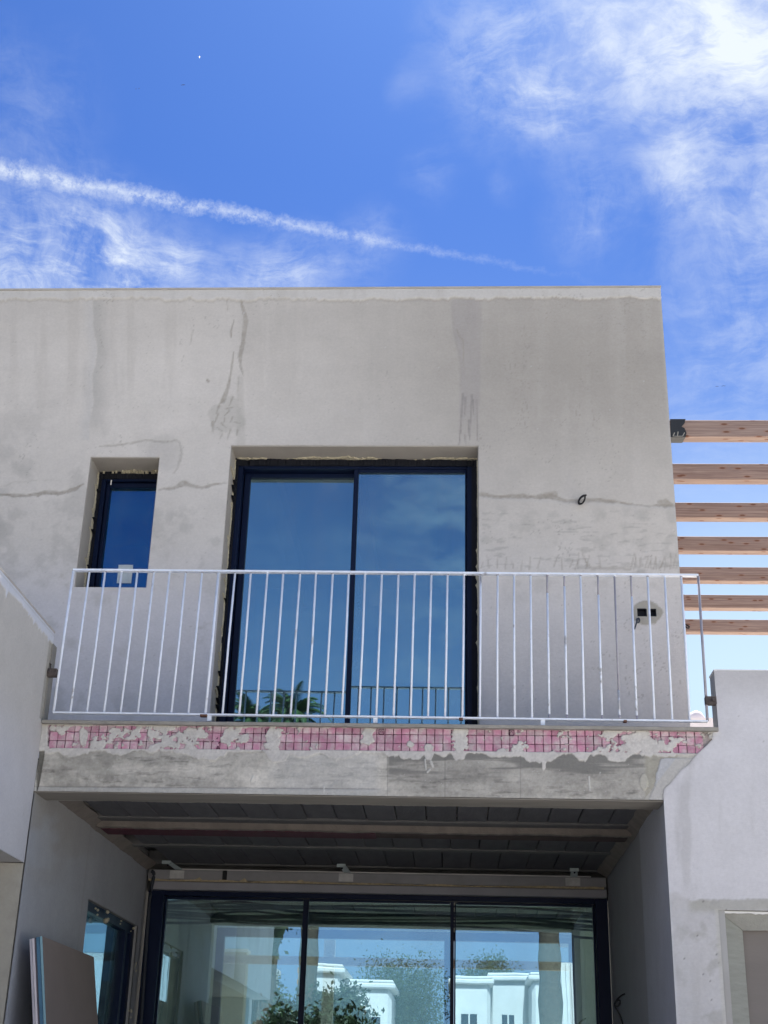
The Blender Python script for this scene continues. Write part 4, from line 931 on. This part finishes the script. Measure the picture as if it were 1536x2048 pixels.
box('infill_panel', xi-.02, 4.2, P1+.13, P1+.16, .3, zi+.05, mat('brown_infill', (.20, .18, .165), var=.07, scale=3, bump=.1, stretch=(.4, 1, 4)), bw)
ragged_strip('mortar_lump', (RW[0]+.03, P1+.008, RW[3]-.004), (4.0, P1+.008, RW[3]-.004), (0, 0, -1), .0, .018, (0, 1, 0), .03, M_WHITE, bw, 120, 140, 0, 4)
# terrace behind the right parapet
box('terrace_floor', XE+.01, 5.5, P1+.17, 17.5, SLAB_T-.2, SLAB_T-.02, mat('terrace_tile', (.80, .70, .58), var=.08), rn)
box('terrace_floor', XP+.3, 5.5, P1+.21, 17.5, .0, SLAB_T-.21, M_PLASTER, rn)

# ------------------------------------------------------------------ pergola
pg = empty('roof_pergola', (2.5, 12, SLAB_T)); tag(pg, 'timber terrace pergola of seven parallel pine rafters right of the upper wall', 'pergola')
ZB = 5.0
Yi = [ZB*v for v in (1.96643, 2.12994, 2.29538, 2.45796, 2.62185, 2.78824, 2.95087)]
for i, y in enumerate(Yi):
    o = box('rafter', XE+.002, 5.2, y, y+.105, ZB+CAMZ, ZB+CAMZ+.153, M_WOOD, pg, .004)
for yy in (9.95, 14.6): box('post', 4.9, 5.03, yy-.02, yy+.11, SLAB_T-.02, ZB+CAMZ-.14, M_WOOD, pg)
box('edge_beam', 4.9, 5.03, 9.6, 15.1, ZB+CAMZ-.14, ZB+CAMZ-.002, M_WOOD, pg)
# torn black wrap with pale letters on the nearest rafter
wr = empty('membrane_wrap', (XE+.1, Yi[0], ZB+CAMZ), pg); y = Yi[0]; zb = ZB+CAMZ
WRM = mat('dark_grey_wrap', (.028, .031, .036), rough=.45, var=.2, scale=15)
pts = [(at(1340, 840, y)[0], zb+.158), (at(1371, 840, y)[0], zb+.158), (at(1369, 848, y)[0], zb+.12), (at(1363, 856, y)[0], zb+.088), (at(1369, 859, y)[0], zb+.075), (at(1373, 868, y)[0], zb+.03), (at(1371, 874, y)[0], zb-.003), (at(1341, 874, y)[0], zb-.003)]
quadz('wrap_front', [(p[0], y-.004, p[1]) for p in pts], .003, (0, -1, 0), WRM, wr)
quadz('wrap_bottom', [(XE+.003, y-.006, zb-.004), (at(1371, 874, y)[0], y-.006, zb-.004), (at(1369, 886, y)[0]-.0, y+.10, zb-.004), (XE+.003, y+.10, zb-.004)], .003, (0, 0, -1), WRM, wr)
LTR = mat('pale_letters', (.32, .31, .28), rough=.6, var=.1)
def stroke(pts_px, wpx, nm='letter'):
    bm = bmesh.new(); h = wpx*.5*y/FPX
    pts = [Vector((at(a, b, y)[0], y-.0085, at(a, b, y)[1])) for a, b in pts_px]
    for a, b in zip(pts, pts[1:]):
        t = (b-a).normalized(); nn = Vector((-t.z, 0, t.x))*h; f = [bm.verts.new(v) for v in (a-nn, b-nn, b+nn, a+nn)]; bm.faces.new(f[::-1])
    bm_obj(nm, bm, LTR, wr)
# an "E"-like mark and half an arch, cut off by the lower edge
stroke([(1345, 873.2), (1365, 873.2)], 1.6); stroke([(1346, 873), (1349, 866)], 2); stroke([(1354.5, 873), (1356, 864)], 2.2); stroke([(1365, 873), (1369, 866)], 2)

# ------------------------------------------------------------------ plasterboard sheets leaning in the porch
def sheet(x_top_px, thick, m_edge, m_face, label, idx):
    xt = at(x_top_px, 1872, 8.04)[0]; zt = .824+CAMZ; sl = (2.40-2.316)/.475; ang = math.atan(sl)
    Lh = zt/math.cos(ang); dx = Lh*sin(ang)
    o = quadz('plasterboard', [(xt, 8.04, zt-.004*idx), (xt+dx, 8.04, .0), (xt+dx, 9.27-.006*idx, .0), (xt, 9.27-.006*idx, zt-.004*idx)], thick, (-cos(ang), 0, -sin(ang)), m_edge)
    if m_face: o.data.materials.append(m_face)
    f = o.data.polygons
    if m_face:
        for p in f:
            if abs(p.normal.x) > .7: p.material_index = 1
    o['label'] = label; o['category'] = 'plasterboard'; o['group'] = 'plasterboard sheets leaning on the left porch wall'
E_W = mat('white_gypsum_edge', (.62, .58, .62), var=.08); E_B = mat('blue_board_edge', (.07, .16, .25), var=.25, scale=12); E_T = mat('teal_board_edge', (.22, .38, .45), var=.1); E_D = mat('dark_board_edge', (.10, .09, .11), var=.1)
sheet(84.5, .014, E_T, M_BOARDF, 'front plasterboard with brown paper face and teal edge', 0)
sheet(79, .019, E_B, None, 'blue edged plasterboard just behind the teal edged one', 1)
sheet(72, .006, E_D, None, 'thin dark edged board between the blue and white edged sheets', 2)
sheet(69.0, .013, E_W, None, 'white edged plasterboard, second sheet from the wall', 3)
sheet(64, .013, mat('grey_gypsum_edge', (.45, .43, .48), var=.1), None, 'greyish white edged plasterboard nearest the porch wall', 4)

# ------------------------------------------------------------------ ground and street
g = mesh_obj('ground', [(-600, -600, -.02), (600, -600, -.02), (600, 600, -.02), (-600, 600, -.02)], [(0, 1, 2, 3)], M_PAVE); tag(g, kind='structure')
def sheet_ground(name, x0, x1, y0, y1, z, m): o = mesh_obj(name, [(x0, y0, z), (x1, y0, z), (x1, y1, z), (x0, y1, z)], [(0, 1, 2, 3)], m); tag(o, kind='structure'); return o
sheet_ground('road', -200, 200, -9.5, -4, -.012, M_ASPH)
sheet_ground('terrace_paving', -12, 12, 0, 11.25, -.006, mat('site_paving', (.60, .58, .55), var=.12, scale=2))
kb = box('kerb', -200, 200, -4, -3.85, -.02, .10, M_PLASTER); tag(kb, kind='structure')

# ------------------------------------------------------------------ things across the street (seen reflected in the glass)
def refl(px, py, D, G=P3+.04):    # point seen mirrored in the lower glass at path distance D
    d = ray(px, py); d = d*D/d[1]; return float(d[0]), 2*G-D, float(d[2]+CAMZ)
def villa(name, label, blocks, cat='house', wins=()):
    e = empty(name, (blocks[0][0], blocks[0][3], 0)); tag(e, label, cat)
    for (x0, x1, y0, y1, z) in blocks:
        box('wall', x0, x1, y0, y1, 0, z, M_VILLA, e, .12); box('cornice', x0-.12, x1+.12, y0-.12, y1+.12, z+.002, z+.16, M_VILLA, e, .04); box('cornice', x0-.06, x1+.06, y0-.06, y1+.06, z+.163, z+.26, M_VILLA, e, .03)
    for (x0, x1, y, z0, z1) in wins:
        wn = box('window', x0, x1, y+.001, y+.03, z0, z1, M_NAVY, e); box('shutter', x0-.3, x0-.02, y+.001, y+.05, z0, z1, M_VILLA, wn); box('mullion', (x0+x1)/2-.025, (x0+x1)/2+.025, y+.031, y+.045, z0, z1, M_VILLA, wn); box('sill', x0-.08, x1+.08, y+.001, y+.14, z0-.1, z0-.003, M_VILLA, wn)
    return e
D1 = 42; a = refl(606, 1945, D1); b = refl(682, 1945, D1)
villa('white_villa', 'white rendered villa across the street with low cornice', [(a[0], b[0], a[1]-7, a[1], a[2]), (b[0], refl(778, 1970, D1)[0], a[1]-9, a[1]-2.0, refl(700, 1965, D1)[2])], wins=[(a[0]+.35, a[0]+.75, a[1], a[2]-1.6, a[2]-.7), (b[0]+.5, b[0]+1.1, a[1]-2.0, a[2]-2.2, a[2]-1.1)])
D2 = 46; a = refl(905, 1960, D2); b = refl(1000, 1960, D2); c = refl(1062, 2000, D2)
v2 = villa('white_villa', 'white villa across the street with arch and stepped parapets', [(a[0], b[0]-.3, a[1]-7, a[1], refl(940, 1968, D2)[2]), (b[0]-.3, c[0], a[1]-8, a[1]-1.5, refl(1020, 1955, D2)[2]), (c[0], c[0]+.9, a[1]-6, a[1]+.6, refl(1062, 1965, D2)[2])], wins=[(a[0]+.3, a[0]+.8, a[1], 3.4, 4.2), (b[0]+.1, b[0]+.5, a[1]-1.5, 3.4, 4.3)])
box('shuttered_gable', refl(1103, 1925, 40)[0], refl(1150, 1925, 40)[0]+2, refl(1103, 1925, 40)[1]-.3, refl(1103, 1925, 40)[1], 0, refl(1103, 1925, 40)[2], M_VILLA, v2)
for i in range(8):
    x = refl(1103+i*9.5, 1925, 40)[0]; box('rib', x, x+.05, refl(1103, 1925, 40)[1]+.001, refl(1103, 1925, 40)[1]+.07, 0, refl(1103, 1925, 40)[2]-.02, M_VILLA, v2)
a = refl(430, 1905, 32); b = refl(494, 1905, 32)
tb = empty('tan_house', (a[0], a[1], 0)); tag(tb, 'tan rendered house across the street at the left', 'house'); box('wall', a[0]-8, b[0], a[1]-6, a[1], 0, a[2], M_TAN, tb); box('parapet', a[0]-8.1, b[0]+.06, a[1]-6.1, a[1]+.06, a[2]+.002, a[2]+.12, M_VILLA, tb)
a = refl(495, 1985, 34); b = refl(538, 1985, 34)
ww = empty('garden_gate_pier', (a[0], a[1], 0)); tag(ww, 'white cornice topped garden wall between tan house and villa', 'wall'); box('wall', a[0], b[0], a[1]-.5, a[1], 0, a[2], M_VILLA, ww); box('cornice', a[0]-.05, b[0]+.08, a[1]-.55, a[1]+.1, a[2]+.002, a[2]+.12, M_VILLA, ww)
for s, (x_, y_) in enumerate(((593, 1921), (622, 1924), (1038, 1960))):
    p = refl(x_, y_, 41 if s < 2 else 45); ch = empty('chimney', (p[0], p[1]-3, p[2]-.6)); tag(ch, ('brown brick chimney on the white villa, left of two', 'brown brick chimney on the white villa, right of two', 'louvred white chimney on the arched villa')[s], 'chimney')
    for k in range(4): box('course', p[0]-.26-.03*(k % 2), p[0]+.26+.03*(k % 2), p[1]-3.4, p[1]-3, p[2]-.6+k*.17, p[2]-.6+k*.17+.15, M_BRICK if s < 2 else M_VILLA, ch)

def palm(name, x, y, h, label, seed, rc=1.5):
    r = random.Random(seed); e = empty(name, (x, y, 0)); tag(e, label, 'palm tree')
    pts = []; rad = []
    for i in range(22): t = i/21; pts.append((x+.12*sin(t*3), y, h*t)); rad.append(.20-.05*t+.03*(i % 2)+(.10*max(0, (t-.72))*3 if t > .72 else 0))
    tube('trunk', pts, rad, M_TRUNK, e, 12)
    top = Vector((x+.12*sin(3), y, h))
    for k in range(95):
        az = r.uniform(0, 2*pi); el = r.uniform(-.7, 1.35); L = rc*r.uniform(.8, 1.1); bm = bmesh.new(); P = []
        d = Vector((cos(az)*cos(el), sin(az)*cos(el), sin(el))); p = Vector((0, 0, 0)); v = d.copy()
        for i in range(9): P.append(p.copy()); p = p+v*L/8; v = (v+Vector((0, 0, -.27))).normalized()
        tube_bm(bm, P, [.022-.002*i for i in range(9)], 4)
        side = Vector((-sin(az), cos(az), 0))
        for i in range(1, 9):
            for q in range(5):
                base = P[i-1].lerp(P[i], q/5); f = 1-abs((i+q/5)/8-.45)*1.2
                for s in (-1, 1):
                    tip = base+(side*s*.30+(P[i]-P[i-1]).normalized()*.28+Vector((0, 0, -.12)))*f*rc*.62; wv = (P[i]-P[i-1]).normalized()*.012
                    bm.faces.new([bm.verts.new(c) for c in (base-wv, base+wv, tip)])
        bm_obj('frond', bm, M_FROND, e, top)
def upref(px, py, D): d = ray(px, py); d = d*D/d[1]; return float(d[0]), 2*9.33-D, float(d[2]+CAMZ)
p = upref(582, 1425, 24); palm('palm_tree', p[0], p[1], p[2]-.1, 'tall palm tree reflected in the left door pane, right of two', 1, .85)
p = upref(500, 1438, 26); palm('palm_tree', p[0], p[1], p[2]-.1, 'tall palm tree reflected in the left door pane, left of two', 2, .9)
p = refl(1085, 1900, 24); palm('palm_tree', p[0], p[1], 7.4, 'tall palm tree across the street reflected at the right of the porch door', 3, 1.3)

def leafy(name, x, y, z0, r, h, label, seed, m=M_LEAF, n=42000, trunk=True, cat='tree', sz=.055):
    rr = np.random.default_rng(seed); e = empty(name, (x, y, 0)); tag(e, label, cat)
    if trunk:
        tube('trunk', [(x, y, 0), (x+.05, y, z0*.5), (x, y, z0+.3*h)], [.12, .10, .05], M_TRUNK, e, 8)
        for k in range(5):
            a = k*1.3+seed; tube('limb', [(x, y, z0*.7), (x+cos(a)*r*.3, y+sin(a)*r*.3, z0+.3*h), (x+cos(a)*r*.7, y+sin(a)*r*.7, z0+.6*h)], [.05, .035, .01], M_TRUNK, e, 6)
    cb = bmesh.new(); bmesh.ops.create_icosphere(cb, subdivisions=3, radius=1.0 if sz > .052 else .35)
    for vv_ in cb.verts:
        q = vv_.co; f = .76+.16*sin(q.x*5+seed)*cos(q.y*6)+.12*sin(q.z*9+seed); vv_.co = Vector((q.x*r*f, q.y*r*f, h/2+q.z*h/2*f))
    bm_obj('inner_foliage', cb, M_LEAFG, e, (x, y, z0))
    nc = 34; cen = rr.normal(0, 1, (nc, 3)); cen /= np.linalg.norm(cen, axis=1)[:, None]; cen *= (rr.random(nc)**.4)[:, None]*.82
    i = rr.integers(0, nc, n); P = cen[i]+rr.normal(0, .17, (n, 3)); P = P*np.array([r, r, h/2])+np.array([0, 0, h/2])
    A = rr.normal(0, 1, (n, 3)); A /= np.linalg.norm(A, axis=1)[:, None]; B = np.cross(A, rr.normal(0, 1, (n, 3))); B /= np.linalg.norm(B, axis=1)[:, None]
    s = sz*rr.uniform(.6, 1.3, (n, 1)); v = np.stack([P-A*s, P+B*s*.45, P+A*s, P-B*s*.45], 1).reshape(-1, 3)
    me = bpy.data.meshes.new('crown'); me.from_pydata(v.tolist(), [], [(4*k, 4*k+1, 4*k+2, 4*k+3) for k in range(n)]); me.materials.append(m)
    link(bpy.data.objects.new('crown', me), e, (x, y, z0)); return e
p = refl(572, 2010, 28); leafy('garden_tree', p[0], p[1], 1.0, .62, 2.55, 'bushy green tree reflected in the left porch door pane', 11)
p = refl(662, 1998, 26); leafy('garden_tree', p[0], p[1], .9, .95, p[2]+.25-.9, 'bushy dark tree reflected in the middle porch door pane', 12)
leafy('added_bush', at(650, 2000, 19)[0], 19.2, .9, .85, at(650, 1985, 19)[1]-.9, 'added dark bush behind the house, darkening the view through the porch door', 21, M_LEAFG, 16000, cat='bush'); leafy('added_bush', at(560, 2000, 19)[0], 19.4, .9, .5, at(560, 2000, 19)[1]-.9, 'smaller added dark bush beside the tan wall behind the house', 22, M_LEAFG, 9000, cat='bush')  # bushes added to hide the bright sky behind the reflected trees
p = refl(800, 2000, 48); leafy('garden_tree', p[0], p[1], 2.2, 1.7, 4.4, 'loose grey green tree behind the villas, reflected right of the dark one', 13, n=15000, sz=.05)
p = refl(985, 1935, 50); leafy('garden_tree', p[0], p[1], 4.2, 1.5, 2.2, 'wide pine crown beyond the arched villa', 14, n=9000, sz=.05)
p = refl(515, 1935, 36); leafy('hedge_bush', p[0], p[1], 1.6, .9, p[2]-1.4, 'dark clipped bush above the white garden wall', 15, M_LEAFG, 3000, cat='bush')
p = upref(285, 1160, 12); leafy('roof_plant', -3.35, -1.2, 3.3, .7, 3.4, 'dark tree beside the projecting wing in front of the small window', 16, M_LEAFG, 2500)

# ------------------------------------------------------------------ far dome chimney and birds
a = at(1398, 1455, 24); dm = empty('roof_dome', (a[0], 24, 0)); tag(dm, 'pale rounded chimney pot far off between railing and right parapet', 'chimney')
zt = at(1392, 1421, 24)[1]; xc = at(1393, 1440, 24)[0]
tube('dome_body', [(xc, 24, 0), (xc, 24, zt-.22), (xc, 24, zt-.12), (xc, 24, zt-.04), (xc, 24, zt)], [.17, .17, .145, .09, .01], mat('pink_white_render', (.80, .72, .70), var=.05), dm, 16)
box('dome_base', xc-.22, xc+.3, 23.7, 24.3, 0, at(1398, 1444, 24)[1], mat('pink_white_render', (.8, .72, .70)), dm)
def bird(x, y, dist, span, m, ang, label, bank=.3):
    d = ray(x, y); d = d/np.linalg.norm(d)*dist; c = Vector((d[0], d[1], d[2]+CAMZ)); bm = bmesh.new(); s = span/2
    tube_bm(bm, [(-.28*s, 0, 0), (-.1*s, 0, .01), (.15*s, 0, .01), (.34*s, 0, 0)], [.02*s, .10*s, .09*s, .02*s], 6)
    for q in (-1, 1):
        P = [(-.10*s, q*.06*s, .02), (.14*s, q*.06*s, .02), (.16*s, q*.5*s, .16*s), (0, q*s, .05*s), (-.06*s, q*.5*s, .15*s)]
        top = [bm.verts.new(p) for p in P]; bot = [bm.verts.new((p[0], p[1], p[2]-.015)) for p in P]; bm.faces.new(top); bm.faces.new(bot[::-1])
        for i in range(5): bm.faces.new((top[i], bot[i], bot[(i+1) % 5], top[(i+1) % 5]))
    P = [(-.28*s, -.03*s, 0), (-.28*s, .03*s, 0), (-.48*s, .10*s, 0), (-.48*s, -.10*s, 0)]; bm.faces.new([bm.verts.new(p) for p in P])
    bmesh.ops.rotate(bm, verts=bm.verts, cent=(0, 0, 0), matrix=Matrix.Rotation(bank, 3, 'X') @ Matrix.Rotation(ang, 3, 'Z'))
    o = bm_obj('bird', bm, m, None, c); tag(o, label, 'bird'); return o
BW = mat('white_feathers', (.85, .85, .85)); BD_ = mat('dark_feathers', (.03, .03, .035))
bird(399, 114, 70, .28, BW, .2, 'tiny white bird high in the upper left sky'); bird(366, 170, 80, .26, BD_, 1.4, 'tiny dark bird below and left of the white one')
bird(272, 178, 110, .22, BD_, .3, 'left bird of the faint pair at the upper left'); bird(278, 177, 110, .22, BD_, .5, 'right bird of the faint pair at the upper left')
bird(1434, 773, 90, .20, BD_, 1.2, 'tiny dark bird above the pergola, left of the pair'); bird(1447, 772, 85, .24, BD_, 1.3, 'tiny dark bird above the pergola, right of the pair')
